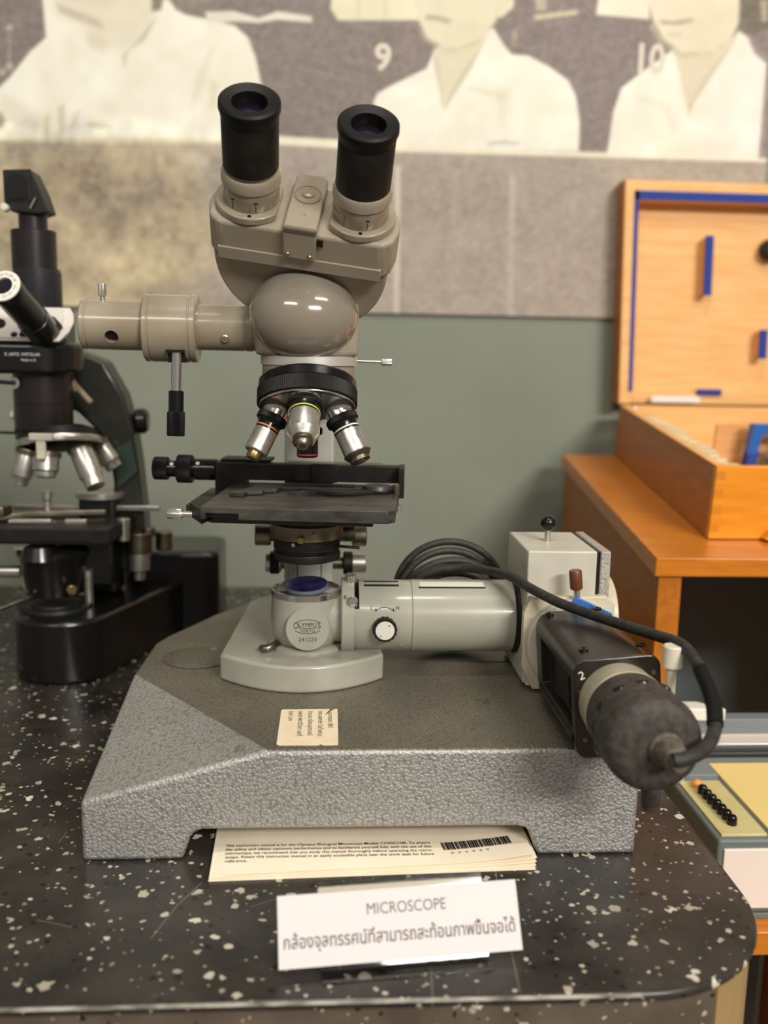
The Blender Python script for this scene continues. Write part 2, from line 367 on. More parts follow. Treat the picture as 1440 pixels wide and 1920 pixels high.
POSTER_OPS = [
    ([(-760.5, 669.8),(-91.3, 688.1),(102.3, 686.1),(788.8, 684.2),(822.5, 332.5),(-787.6, 303.5)], (170, 157, 143), 3.6, 1.0),
    ([(-760.7, 666.7),(-239.8, 680.1),(-164.7, 555.3),(-244.5, 400.3),(-781.3, 388.9)], (184, 168, 134), 54.0, 0.85),
    ([(-155.3, 655.0),(76.7, 662.2),(252.2, 642.6),(429.5, 647.9),(433.8, 571.5),(-156.1, 555.5)], (150, 138, 130), 36.0, 0.5),
    ([(-376.0, 615.6),(-266.1, 627.0),(-241.4, 586.5),(-335.7, 550.7),(-394.5, 565.6)], (150, 136, 118), 22.5, 0.5),
    ([(111.7, 653.3),(121.2, 653.6),(124.8, 417.0),(115.0, 416.8)], (206, 196, 180), 2.7, 1.0),
    ([(300.7, 644.0),(311.3, 644.3),(316.8, 412.3),(306.0, 412.1)], (190, 178, 164), 3.6, 0.8),
    ([(206.2, 649.5),(216.7, 649.8),(215.1, 565.6),(206.2, 565.4)], (178, 166, 152), 4.5, 0.5),
    ([(404.1, 621.8),(414.8, 622.1),(420.6, 449.8),(409.7, 449.5)], (176, 164, 150), 5.4, 0.5),
    ([(-372.2, 992.5),(-434.9, 989.7),(-440.8, 883.1),(-438.0, 829.0),(-464.2, 806.2),(-496.1, 768.2),(-520.1, 746.1),(-645.2, 695.9),(-679.4, 669.3),(-348.9, 682.3),(-163.6, 684.2),(-90.4, 687.3),(-93.8, 726.2),(-103.9, 770.2),(-112.2, 809.7),(-124.7, 840.9),(-145.5, 857.4),(-178.7, 864.0),(-220.1, 870.1),(-236.5, 877.3),(-250.9, 898.4),(-258.8, 997.4)], (246, 242, 226), 2.7, 1.0),
    ([(-434.9, 989.7),(-250.7, 997.8),(-261.1, 882.5),(-278.2, 850.7),(-312.0, 818.1),(-345.1, 813.0),(-377.4, 831.3),(-417.2, 860.9),(-436.7, 883.3)], (232, 224, 202), 12.6, 0.8),
    ([(-420.6, 879.3),(-384.4, 868.4),(-352.1, 855.7),(-348.3, 843.4),(-376.8, 851.6),(-415.4, 865.6)], (196, 180, 158), 5.4, 0.8),
    ([(-430.9, 929.4),(-391.2, 908.1),(-326.4, 895.4),(-343.2, 879.3),(-408.3, 884.4)], (214, 204, 180), 10.8, 0.6),
    ([(-274.6, 905.2),(-250.6, 913.9),(-259.6, 876.4),(-273.6, 872.7)], (140, 126, 112), 3.6, 1.0),
    ([(-268.1, 862.8),(-285.3, 830.9),(-312.1, 814.2),(-317.7, 789.6),(-322.2, 806.0),(-303.6, 822.4),(-278.1, 854.6)], (196, 186, 160), 3.6, 0.8),
    ([(-373.1, 839.3),(-340.6, 828.8),(-349.3, 810.5),(-373.7, 819.8)], (222, 214, 190), 7.2, 0.8),
    ([(-183.3, 822.9),(-177.4, 823.2),(-196.5, 766.9),(-213.7, 734.3),(-204.7, 782.6)], (226, 222, 204), 7.2, 0.7),
    ([(-512.0, 744.0),(-479.6, 733.2),(-431.5, 698.9),(-456.7, 690.1),(-513.8, 704.2)], (228, 220, 196), 9.0, 0.7),
    ([(-444.4, 708.9),(-437.5, 714.7),(-439.0, 677.0),(-447.3, 676.7)], (200, 188, 156), 3.6, 0.8),
    ([(-422.2, 727.2),(-413.8, 731.5),(-415.6, 680.9),(-425.6, 680.6)], (206, 196, 164), 3.6, 0.8),
    ([(-399.4, 716.0),(-389.3, 721.9),(-398.5, 696.0),(-408.6, 691.6)], (210, 200, 170), 4.5, 0.7),
    ([(-383.3, 702.1),(-364.8, 706.7),(-341.7, 700.3),(-361.0, 694.8)], (206, 196, 160), 3.6, 0.8),
    ([(-183.8, 775.3),(-171.3, 767.8),(-175.8, 735.6),(-186.8, 735.2)], (222, 214, 190), 5.4, 0.7),
    ([(-644.0, 715.7),(-513.3, 716.2),(-505.6, 704.5),(-511.1, 692.3),(-645.8, 686.3)], (140, 126, 112), 5.4, 0.8),
    ([(-759.5, 684.2),(-348.7, 689.6),(-163.6, 689.0),(-90.4, 693.0),(-90.4, 684.9),(-163.6, 679.3),(-349.1, 675.0),(-760.7, 666.7)], (236, 228, 198), 3.6, 0.6),
    ([(-191.0, 876.0),(-145.3, 878.5),(-107.9, 869.8),(-78.6, 881.2),(-24.1, 875.4),(-24.1, 866.8),(-78.6, 868.6),(-107.9, 862.8),(-145.4, 863.7),(-187.1, 858.9)], (232, 224, 208), 2.7, 1.0),
    ([(-251.8, 936.9),(-161.4, 940.6),(-186.8, 885.5),(-203.3, 883.3),(-228.1, 886.9),(-251.0, 892.2)], (160, 146, 132), 9.0, 0.6),
    ([(8.8, 947.7),(138.9, 953.1),(146.0, 876.5),(17.2, 871.5),(5.2, 888.4)], (236, 230, 200), 2.7, 1.0),
    ([(44.7, 949.2),(51.4, 949.5),(52.6, 874.5),(45.9, 874.2)], (216, 210, 176), 3.6, 0.8),
    ([(88.4, 951.0),(95.1, 951.3),(94.9, 876.1),(88.2, 875.9)], (216, 210, 176), 3.6, 0.8),
    ([(-91.3, 694.6),(24.4, 691.8),(102.3, 686.1),(788.7, 685.0),(789.3, 679.1),(102.5, 676.2),(-91.3, 681.6)], (240, 233, 208), 2.7, 1.0),
    ([(75.1, 750.6),(81.8, 764.6),(100.4, 775.7),(159.9, 805.3),(171.9, 834.6),(188.8, 844.8),(244.1, 861.2),(265.3, 870.0),(283.6, 844.3),(297.1, 831.2),(323.2, 830.5),(358.8, 814.9),(390.4, 795.7),(404.9, 771.7),(413.3, 730.8),(414.0, 686.0),(93.7, 681.7),(86.2, 711.8)], (246, 242, 226), 2.7, 1.0),
    ([(171.9, 834.6),(197.6, 838.7),(235.9, 850.6),(259.5, 863.4),(245.1, 834.9),(216.4, 789.5),(191.8, 745.6),(185.0, 772.2),(170.0, 812.1)], (222, 214, 184), 3.6, 1.0),
    ([(247.4, 840.6),(232.3, 806.3),(200.1, 758.1),(191.1, 741.5),(197.3, 764.5),(221.9, 807.5)], (196, 188, 160), 2.7, 0.7),
    ([(169.7, 821.7),(176.6, 821.9),(190.9, 748.0),(185.7, 747.8)], (200, 192, 166), 2.7, 0.6),
    ([(273.2, 779.4),(294.9, 780.1),(293.2, 718.6),(280.9, 718.2)], (228, 226, 206), 7.2, 0.7),
    ([(229.7, 781.9),(291.1, 767.8),(286.9, 762.7),(228.2, 775.3)], (224, 220, 196), 3.6, 0.7),
    ([(133.1, 1014.7),(265.3, 1020.5),(272.2, 911.6),(269.2, 879.7),(248.6, 855.0),(212.2, 837.7),(184.7, 837.4),(158.6, 850.0),(145.2, 874.9),(135.9, 906.1)], (230, 222, 194), 3.6, 1.0),
    ([(269.0, 927.2),(297.9, 932.3),(296.7, 901.5),(279.3, 886.5),(269.0, 884.5)], (228, 218, 190), 2.7, 1.0),
    ([(156.0, 884.8),(179.0, 884.2),(198.0, 878.6),(193.9, 872.9),(173.2, 877.6),(157.0, 877.8)], (172, 156, 132), 3.6, 0.8),
    ([(136.6, 874.6),(158.6, 851.6),(184.7, 838.2),(210.5, 837.6),(244.4, 853.3),(240.4, 845.1),(202.1, 830.9),(174.5, 834.7),(150.0, 851.3)], (196, 186, 156), 4.5, 0.6),
    ([(263.3, 696.2),(289.5, 700.3),(316.1, 696.2),(316.3, 692.9),(263.5, 691.2)], (205, 205, 190), 2.7, 0.9),
    ([(461.4, 682.4),(468.1, 749.2),(479.0, 786.6),(516.9, 816.5),(546.4, 837.9),(563.1, 850.7),(577.6, 835.0),(591.3, 769.9),(623.2, 820.3),(667.2, 880.6),(683.1, 871.5),(695.9, 847.5),(717.9, 832.0),(716.9, 681.1)], (246, 240, 224), 2.7, 1.0),
    ([(624.5, 804.0),(682.1, 863.3),(713.4, 831.8),(719.7, 690.5),(633.0, 696.2)], (250, 236, 226), 18.0, 0.6),
    ([(560.5, 850.6),(594.5, 846.2),(638.1, 856.8),(665.1, 874.0),(633.8, 820.7),(602.0, 770.2),(594.7, 748.5),(575.6, 802.3)], (222, 212, 182), 3.6, 1.0),
    ([(667.2, 870.9),(636.5, 820.8),(600.6, 765.2),(594.9, 746.8),(590.2, 761.6),(623.2, 820.3)], (200, 190, 162), 2.7, 0.6),
    ([(506.3, 775.2),(560.2, 768.8),(576.5, 727.9),(570.0, 719.3),(547.4, 760.1),(506.9, 767.0)], (226, 222, 198), 6.3, 0.6),
    ([(502.5, 1030.9),(660.0, 1037.9),(666.9, 895.1),(656.8, 866.4),(622.8, 847.3),(576.9, 843.9),(544.7, 861.4),(525.1, 889.7),(512.5, 921.1)], (232, 222, 194), 3.6, 1.0),
    ([(534.7, 891.6),(560.2, 891.0),(587.1, 896.9),(592.7, 892.3),(566.8, 885.6),(538.6, 886.2)], (168, 152, 126), 3.6, 0.85),
    ([(548.2, 874.4),(574.7, 873.8),(571.7, 867.3),(553.0, 868.2)], (206, 196, 168), 4.5, 0.7),
    ([(525.2, 888.0),(544.7, 861.4),(576.9, 843.9),(622.8, 847.3),(621.6, 840.7),(573.0, 836.5),(537.1, 856.3),(519.5, 881.4)], (196, 186, 156), 3.6, 0.6),
    ([(656.6, 1037.7),(754.4, 1042.0),(766.6, 915.2),(691.7, 875.1),(680.7, 879.5),(669.3, 887.2)], (112, 100, 84), 4.5, 0.9),
    ([(698.6, 928.6),(711.9, 929.1),(714.8, 897.0),(704.1, 896.6)], (190, 178, 150), 3.6, 0.8),
    ([(435.8, 965.5),(510.1, 968.6),(518.8, 892.6),(431.2, 895.6)], (238, 230, 206), 2.7, 1.0),
    ([(329.0, 891.6),(399.5, 902.3),(401.6, 895.2),(332.9, 883.8)], (214, 204, 168), 2.7, 0.9),
    ([(328.3, 945.3),(350.6, 946.3),(349.4, 900.4),(333.9, 898.2)], (200, 190, 160), 3.6, 0.8),
    ([(294.0, 864.7),(302.3, 871.5),(306.4, 857.2),(300.0, 844.2)], (190, 178, 158), 3.6, 0.6),
    ([(-488.0, 841.1),(-489.2, 838.1),(-492.2, 836.4),(-495.5, 836.8),(-497.5, 839.2),(-497.3, 842.4),(-495.0, 844.9),(-491.7, 845.5),(-488.9, 844.0)], (190, 180, 166), 2.7, 0.9),
    ([(-488.8, 785.0),(-490.6, 780.9),(-494.5, 778.6),(-498.9, 779.2),(-501.6, 782.4),(-501.4, 786.7),(-498.3, 790.1),(-493.9, 790.9),(-490.1, 788.9)], (190, 180, 166), 2.7, 0.9),
    ([(-501.5, 775.1),(-503.0, 771.5),(-506.5, 769.5),(-510.4, 770.0),(-512.7, 772.8),(-512.5, 776.6),(-509.8, 779.6),(-505.9, 780.3),(-502.7, 778.5)], (190, 180, 166), 2.7, 0.9),
    ([(-495.5, 834.6),(-491.5, 834.8),(-493.5, 789.5),(-497.6, 789.3)], (168, 156, 144), 1.8, 0.8),
]

# ------------------------------------------------------------------ the setting
WALL_Y = 1000
struct(mesh_obj('wall_back', box(-2600, 2600, WALL_Y, WALL_Y+120, -1150, 2500), W_GREEN), 'grey-green painted wall behind the display')
struct(mesh_obj('floor', box(-2600, 2600, -4500, WALL_Y, -1200, -1150), FLOORM), 'brown tiled floor below the display')

# ------------------------------------------------------------------ wall mural: a faded class photograph printed on a thick board
def paint_mural():
    X0, X1, Z0, Z1, Y = -640.0, 732.0, 419.0, 985.0, WALL_Y-8.0
    nx, nz = 480, 230
    xs = np.linspace(X0, X1, nx); zs = np.linspace(Z0, Z1, nz)
    gx, gz = np.meshgrid(xs, zs); P = np.stack([gx.ravel(), gz.ravel()], 1)
    colr = np.empty((len(P), 3)); colr[:] = (134, 121, 115)
    rng = np.random.RandomState(3)
    for poly, c, soft, al in POSTER_OPS:
        A = np.array(poly); B = np.roll(A, -1, 0)
        lo, hi = A.min(0)-soft*2, A.max(0)+soft*2
        idx = np.where((P[:, 0] > lo[0]) & (P[:, 0] < hi[0]) & (P[:, 1] > lo[1]) & (P[:, 1] < hi[1]))[0]
        if not len(idx): continue
        Q = P[idx]; dist = np.full(len(Q), 1e9); ins = np.zeros(len(Q), bool)
        for a, b in zip(A, B):
            e = b-a; t = np.clip(((Q-a)@e)/max(e@e, 1e-9), 0, 1); d = np.linalg.norm(Q-a-t[:, None]*e, axis=1); dist = np.minimum(dist, d)
            if a[1] != b[1]:
                cr = ((a[1] > Q[:, 1]) != (b[1] > Q[:, 1])) & (Q[:, 0] < (b[0]-a[0])*(Q[:, 1]-a[1])/(b[1]-a[1])+a[0]); ins ^= cr
        sd = np.where(ins, dist, -dist); k = np.clip(sd/(2*soft)+.5, 0, 1); k = (k*k*(3-2*k)*al)[:, None]
        colr[idx] = colr[idx]*(1-k)+np.array(c)*k
    def lowfreq(cw, ch):
        g = rng.rand(ch, cw); X = np.linspace(0, cw-1.001, nx); Z = np.linspace(0, ch-1.001, nz)
        i, j = X.astype(int), Z.astype(int); fx, fz = X-i, (Z-j)[:, None]; fx = fx*fx*(3-2*fx); fz = fz*fz*(3-2*fz)
        a = g[j][:, i]*(1-fx)+g[j][:, i+1]*fx; b = g[j+1][:, i]*(1-fx)+g[j+1][:, i+1]*fx
        return a*(1-fz)+b*fz
    blot = (lowfreq(24, 10)+lowfreq(60, 25)*.8+lowfreq(140, 50)*.5-1.15).ravel()
    left = np.clip((60-P[:, 0])/350, 0.25, 1)*np.clip((722-P[:, 1])/25, 0, 1)
    colr += (blot*left)[:, None]*np.array((46, 46, 34))
    colr -= (np.clip((colr.mean(1)-195)/35, 0, 1)*(lowfreq(34, 14)+lowfreq(70, 30)*.6-.6).ravel()*16)[:, None]*np.array((.8, .9, 1.3))
    grain = rng.normal(0, 1, (nz, nx)); g2 = sum(np.roll(np.roll(grain, i, 0), j, 1) for i in (-1, 0, 1) for j in (-1, 0, 1))/3
    darkness = (np.clip((225-colr.mean(1))/90, 0, 1)*5)[:, None]
    colr = np.clip(colr+g2.ravel()[:, None]*darkness, 0, 255)
    l = colr*.965/255; l = np.where(l <= .04045, l/12.92, ((l+.055)/1.055)**2.4)
    V = [(x, Y, z) for x, z in P]; F = []
    i, j = np.meshgrid(np.arange(nx-1), np.arange(nz-1)); a = (j*nx+i).ravel()
    F = np.stack([a, a+1, a+nx+1, a+nx], 1).tolist()
    return V, F, l, (X0, X1, Z0, Z1, Y)
V, F, lcol, (PX0, PX1, PZ0, PZ1, PYY) = paint_mural()
pm = bpy.data.materials.new('mural_print'); pm.use_nodes = True; b = pm.node_tree.nodes['Principled BSDF']; b.inputs['Roughness'].default_value = .62
at_ = pm.node_tree.nodes.new('ShaderNodeAttribute'); at_.attribute_name = 'print'; pm.node_tree.links.new(at_.outputs['Color'], b.inputs['Base Color'])
mural = thing('mural_board', 'wide sepia photo mural of seated students in white shirts on the green wall', 'poster', (50, WALL_Y, PZ0))
EDGE = M('mural_edge', '4b463f', .6)
mesh_obj('backing_board', box(PX0, PX1, PYY+.5, WALL_Y, PZ0, PZ1), EDGE, mural)
pr_ = mesh_obj('photo_print', (V, F), pm, mural)
at2 = pr_.data.attributes.new('print', 'FLOAT_COLOR', 'POINT')
at2.data.foreach_set('color', np.concatenate([lcol, np.ones((len(lcol), 1))], 1).astype(np.float32).ravel())
CREAMI = M('mural_numeral', 'd8cfbd', .7)
text('printed_number', '9', 55, (89.5, PYY, 801), (1, 0, 0), (0, 0, 1), CREAMI, mural, label='pale printed numeral 9', bold=.03)
text('printed_number', '10', 62, (522, PYY, 812), (1, 0, 0), (0, 0, 1), CREAMI, mural, label='pale printed numeral 10', sx=.85, bold=.03)

# ------------------------------------------------------------------ terrazzo bench
bench = thing('laboratory_bench', 'dark speckled terrazzo laboratory bench with a rounded front corner', 'bench', (-150, 300, -1150))
outline = [(-900, 790), (-900, -153)]+circ(190, -53, 100, 14, -90, 0)+[(290, 790)]
mesh_obj('worktop', flat(outline, -7, 0), TERR, bench, bevel=2.6)
mesh_obj('edge_highlight', box(-895, 186, -153.5, -152.4, -2.3, -.5), M('edge_highlight', '6f685f', .5, vary=('c9c3b6', 5, (3, 1, 1))), bench, label='pale strip painted as the highlight along the front edge')  # pale strip paints the light caught by the front edge
mesh_obj('apron', flat([(-895, -100), (-895, -151)]+circ(190, -54, 97, 5, -90, -62)+[(200, -100)], -190, -7), TERRF, bench, label='brown speckled terrazzo edging on the front of the bench')
mesh_obj('cabinet_body', flat([(-870, 760), (-870, -99), (202, -99)]+circ(190, -54, 96, 8, -60, 0)+[(286, 760)], -1150, -7), TAN, bench, label='cabinet body below the bench top in a lit tan tone')

# ------------------------------------------------------------------ the grey research microscope on its projection base
AX, AY = -13.5, 174.0          # optical axis
scope = thing('microscope', 'grey and beige binocular microscope standing on a wide hammertone projection base', 'microscope', (30, 170, 0))

# base casting: one solid with a chamfered left corner and a tunnel from front to back
Vb = [(-36, 0, 82), (231, 0, 82), (231, 330, 82), (170, 420, 82), (-58, 438, 82), (-112, 350, 82), (-150, 272, 82), (-158, 248, 82), (-161, 163, 82), (-168, 0, 44.5)]
Vl = [(-168, 0, 0), (231, 0, 0), (231, 330, 0), (170, 420, 0), (-58, 438, 0), (-112, 350, 0), (-150, 272, 0), (-158, 248, 0), (-161, 163, 0)]
V = Vb+Vl; l = len(Vb)
F = [tuple(range(0, 9)), (0, 8, 9), tuple(reversed(range(l, l+9))),
     (9, 0, 1, l+1, l), (1, 2, l+2, l+1), (2, 3, l+3, l+2), (3, 4, l+4, l+3), (4, 5, l+5, l+4), (5, 6, l+6, l+5), (6, 7, l+7, l+6), (7, 8, l+8, l+7), (8, 9, l, l+8)]
base_o = mesh_obj('projection_base', (V, F), HAM, scope, bevel=3.2, bseg=4)
tun = [(-99, -30), (-99, -6), (-97.5, 0), (-92, 17), (-88.5, 21), (-83, 22.6), (143, 22.6), (149, 21), (152.5, 17), (158, 0), (159.5, -6), (159.5, -30)]
cut(base_o, prism(tun, (0, -20, 0), (1, 0, 0), (0, 0, 1), -480, 20))
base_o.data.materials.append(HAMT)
for p in base_o.data.polygons:      # the top face gets a darker, browner colour
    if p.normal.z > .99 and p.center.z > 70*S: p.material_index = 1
mesh_obj('cover_disc', lathe([(0, 82), (30, 82), (31, 82.5), (30, 83), (0, 83)], (-112, 205, 0), seg=64), HAMT, scope, label='flush round cover plate in the base top')
mesh_obj('tube_shadow_panel', flat(rrect(44, 174, 193, 300, 3), 81, 82.5), M('shadow_brown', '5b5348', .3), scope, label='dark flat panel painting the tube shadow on the base')  # the tube's cast shadow, put in as a dark brown sheet
mesh_obj('cover_screw', lathe([(0, 82.8), (3, 82.8), (3, 83.3), (0, 83.3)], (-100, 228, 0), seg=20), HAM2, scope)
lab = mesh_obj('paper_label', flat([(-29.5, 9), (-1.5, 8.5), (-.5, 10.5), (2, 8.5), (3.5, 8.6), (12, 9), (12.5, 10), (13, 76.5), (12, 78), (10, 77), (4, 66), (2, 63), (7, 77.5), (-29.5, 77), (-31, 75.5), (-31.5, 10.5)], 82.1, 82.5), LABELM, scope, label='small torn cream paper label with typed lines')
for i, (tx, tl) in enumerate((('หมายเลข 1801', 8), ('คณะแพทย์ฯ วันที่ ๒๕๐๖', 1), ('จำนวน กล้องจุลทรรศน์', 0), ('แผนก พยาธิวิทยา เลขที่', 0), ('ราคา บาท', 0))):
    text('typed_line', tx, 5.2, (5.5-i*7.6, 73-tl*.4, 82.6), (0, -1, 0), (1, 0, 0), INK, lab, .05, 'LEFT')

# horseshoe foot
foot = [(-86, 148)]+[(-16.5+200*math.sin(R_(t)), 312-200*math.cos(R_(t))*1.0) for t in np.linspace(-19.8, 19.8, 15)]+[(53, 148), (42, 318), (30, 334), (-62, 334), (-74, 320)]
foot = [(x, y) for x, y in foot if True]
foot = [(-86, 147)]+[(-16.5+69.5*k, 147-35*(1-k*k)) for k in np.linspace(-.92, .92, 21)]+[(53, 147), (43, 318), (31, 334), (-62, 334), (-74, 320)]
mesh_obj('foot', flat(foot, 82, 105), FOOT, scope, bevel=2.6, bseg=4)
# light port
lp = mesh_obj('light_port', lathe([(0, 104.5), (33, 104.5), (33, 107), (30.5, 108.6), (25.5, 108.8), (27.5, 111), (30, 117), (31, 126), (30.8, 137), (29.8, 150), (0, 150)], (AX, AY, 0), seg=72), FOOT, scope, angle=40)
mesh_obj('chrome_ring', lathe([(28, 148), (29.8, 150), (30.6, 151), (30.6, 155.6), (30, 156.4), (28.6, 156.4), (28, 155.6), (28, 148)], (AX, AY, 0), seg=72), CHROME, lp, label='bright chrome rim of the light port')
mesh_obj('field_lens', lathe([(0, 150.2), (27.9, 150.2), (27.9, 153), (0, 157.5)][:3]+[(24, 153.4), (14, 154.2), (0, 154.6)], (AX, AY, 0), seg=48), CLEAR, lp, label='clear domed field lens')
nd = mesh_obj('name_disc', lathe([(0, 0), (18.4, 0), (18.4, 4), (17.8, 4.6), (0, 4.6)], (-12, 146, 127.5), (.02, -1, .1), 64), FOOT, scope, label='round flat name disc on the light port')
dn = Vector((.02, -1, .1)).normalized(); du = Vector((1, .02, 0)).normalized(); dv = du.cross(dn)*-1
if dv.z < 0: dv = -dv
dc = Vector((-12, 146, 127.5))+dn*4.65
text('logo_lettering', 'LYMPU', 5.4, dc+du*0+dv*1.9, du, dv, INK, nd, .1, sx=.92)
text('logo_lettering', 'O', 7.6, dc-du*9.8+dv*.7, du, dv, INK, nd, .1, sx=.72)
text('logo_lettering', 'S', 7.6, dc+du*9.8+dv*.7, du, dv, INK, nd, .1, sx=.8)
text('logo_lettering', 'TOKYO', 3.6, dc-dv*2.6, du, dv, INK, nd, .1)
text('serial_number', '241223', 4.6, dc-dv*10.2, du, dv, INK, nd, .1, sx=1.15)
def arcline(c, u, v, rx, ry, t0, t1, wd, n=20):
    P = []; 
    for t in np.linspace(R_(t0), R_(t1), n): P.append((rx*math.cos(t), ry*math.sin(t)))
    for t in np.linspace(R_(t1), R_(t0), n): P.append(((rx-wd)*math.cos(t), (ry-wd)*math.sin(t)))
    return prism(P, c, u, v, 0, .12)
mesh_obj('logo_frame', merge(arcline(dc+dv*2.2, du, dv, 12.5, 6.2, 32, 148, .5), arcline(dc+dv*2.2, du, dv, 12.5, 6.2, 212, 328, .5), arcline(dc+dv*9, du, dv, 16, 8.6, 240, 300, .4)), INK, nd)
# lock lever beside the port
mesh_obj('lock_lever', tube([(-38, 160, 110), (-43, 150, 110), (-48, 148, 109), (-51, 152, 108.5)], lambda t: 3.4 if t < .8 else 3.0, 12), DULLM, scope, label='short curved metal lock lever on the foot')

# illuminator tube to the right of the port
TZ = 131.5
it = mesh_obj('illuminator_tube', lathe([(0, 8), (24, 8), (24, 31), (30.4, 31), (30.4, 43), (31, 44), (31, 90), (0, 90)], (AX, AY, TZ), (1, 0, 0), 72), TUBEM, scope, label='horizontal grey illuminator tube with slots')
mesh_obj('tube_collar', lathe([(20, 30), (32.2, 30), (33, 31), (33.2, 40.3), (32.6, 41), (20, 41), (20, 30)], (AX, AY, TZ), (1, 0, 0), 72), TUBEM, scope)
a0 = R_(0)
def on_tube(x, ang, r): return Vector((x, AY-r*math.cos(R_(ang)), TZ+r*math.sin(R_(ang))))
def tube_patch(x0, x1, a0, a1, r, th, n=8):
    V, F = [], []
    for k in range(n+1):
        an = a0+(a1-a0)*k/n
        for x in (x0, x1):
            for q in (r, r+th): V.append(on_tube(x, an, q))
    for k in range(n):
        b = k*4; c = b+4
        F += [(b+1, b+3, c+3, c+1), (b, c, c+2, b+2), (b, b+1, c+1, c), (b+2, c+2, c+3, b+3)]
    F += [(0, 2, 3, 1), (n*4, n*4+1, n*4+3, n*4+2)]
    return V, F
mesh_obj('vent_slot', tube_patch(36, 66, 68, 73, 30.7, .55), BLKM, it, label='narrow dark slot')
mesh_obj('vent_slot', tube_patch(36, 66, 82, 87, 30.7, .55), BLKM, it, label='narrow dark slot')
mesh_obj('filter_slot', tube_patch(27.2, 31.5, 25, 105, 30.4, 1.1, 20), BLKP, it, label='dark filter slot')
lev = mesh_obj('filter_pin', cyl(on_tube(26, 34, 31), on_tube(0, 34, 1)-on_tube(0, 34, 0), 4.2, 0, 6.5, 24, .8), CHROME, scope, label='polished round pin on the collar')
mesh_obj('filter_lever', cyl(on_tube(24.5, 78, 31), on_tube(0, 78, 1)-on_tube(0, 78, 0), 5, 0, 8, 40, .6, .6), STEEL, scope, label='knurled bright screw on top of the collar')
mesh_obj('illuminator_sleeve', lathe([(0, 90), (30.4, 90), (31.4, 91), (31.4, 179), (30.6, 180), (29, 180), (29, 176), (0, 176)], (AX, AY, TZ), (1, 0, 0), 72), TUBEM, scope, label='smooth outer sleeve of the illuminator')
mesh_obj('sleeve_strip', tube_patch(84, 140, 66, 80, 30.9, 1.0), M('strip_enamel', 'd2cec1', .3), scope, label='bright metal strip let into the sleeve')
mesh_obj('strip_slot', tube_patch(83, 141, 62.5, 66, 30.9, .6), BLKM, scope, label='dark groove under the metal strip')
dk = mesh_obj('aperture_dial', merge(cyl((53, 147, 128.5), (0, -1, .02), 10.4, 0, 12, 60, .8, .5)), BLKM, scope, label='knurled black dial with a white face')
mesh_obj('dial_face', cyl((53, 135.2, 128.8), (0, -1, .02), 8, 0, .8, 40, .3), M('dial_white', 'd6d2c6', .4), dk, label='flat white dial face')
for q in (-1, 1): mesh_obj('dial_pin', cyl((53+q*3.6, 134.5, 128.8+q*4.6), (0, -1, 0), .7, 0, .5, 12), CHROME, dk)
tn = on_tube(0, 22, 1)-on_tube(0, 22, 0); tv = Vector((1, 0, 0)).cross(tn)*-1
if tv.z < 0: tv = -tv
text('dial_letter', 'L', 4.4, on_tube(42, 24, 31.3), (1, 0, 0), tv, INK, it, .1)
text('dial_letter', 'H', 4.4, on_tube(64, 24, 31.3), (1, 0, 0), tv, INK, it, .1)
mesh_obj('dial_arrow', merge(arcline(on_tube(53, 17, 31.4)-tv*1, Vector((1, 0, 0)), tv, 9, 7, 40, 140, .5), prism([(-9, 3), (-6.2, 3.4), (-7.4, 5.6)], on_tube(53, 17, 31.4)-tv*.6, (1, 0, 0), tv, 0, .12), prism([(9, 3), (6.2, 3.4), (7.4, 5.6)], on_tube(53, 17, 31.4)-tv*.6, (1, 0, 0), tv, 0, .12)), INK, it)
text('collar_letter', 'M', 4.6, on_tube(21.5, 42, 33.7), (0, .75, .66), (-1, 0, 0), INK, it, .1)
for x in (22, 68): mesh_obj('tube_screw', cyl(on_tube(x, -42, 31), on_tube(0, -42, 1)-on_tube(0, -42, 0), 1.1, 0, .7, 12), CHROME, it)

# mirror housing
mb = mesh_obj('mirror_housing', box(170.5, 229, 130, 215, 84, 199), PALE, scope, bevel=1.6, label='pale square mirror housing')
mesh_obj('cover_gasket', box(229, 231.6, 131, 214, 94, 198), BLKM, mb, label='black gap strip')
mesh_obj('side_cover', box(231.6, 240, 128, 216, 88, 199.5), HAM2, mb, bevel=1.5, label='speckled grey side cover')
mesh_obj('side_disc', cyl((240, 174, 131), (1, 0, 0), 38, 0, 13, 64, 1), CREAM, mb, label='cream round flange on the far side')
mesh_obj('tube_gasket', lathe([(0, -6), (27, -6), (33, 0), (33, 2.5), (0, 2.5)], (168, AY, TZ), (1, 0, 0), 48), BLKM, mb, label='black rubber ring round the tube mouth')
bk = mesh_obj('ball_knob', ellipsoid((196, 172, 215), (6.9, 0, 0), (0, 6.9, 0), (0, 0, 6.9)), BLKP, mb, label='glossy black ball knob')
mesh_obj('knob_stem', cyl((196, 172, 199), (0, 0, 1), 2.5, 0, 11, 20), STEEL, mb)
for dz in (148, 160): mesh_obj('housing_screw', cyl((170.6, 140, dz), (-1, 0, 0), 1.2, 0, .8, 14), CHROME, mb)
mesh_obj('front_ledge', box(172, 236, 124, 130.5, 84, 161), PALE, scope, bevel=1, label='pale adapter plate below the housing front')
mesh_obj('lamp_mount', prism([(166, 150), (172, 163), (234, 164), (242, 158), (242, 92), (236, 84), (176, 84), (166, 104)], (0, 124, 0), (1, 0, 0), (0, 0, 1), 0, 8), CREAM, scope, bevel=.8, label='cream lamp mounting bracket')
mesh_obj('mount_ring', lathe([(0, 0), (38, 0), (38, 9), (36.5, 10.5), (0, 10.5)], (206, 116.5, 125), (0, -1, 0), 64), PALE, scope, label='round pale clamp ring')
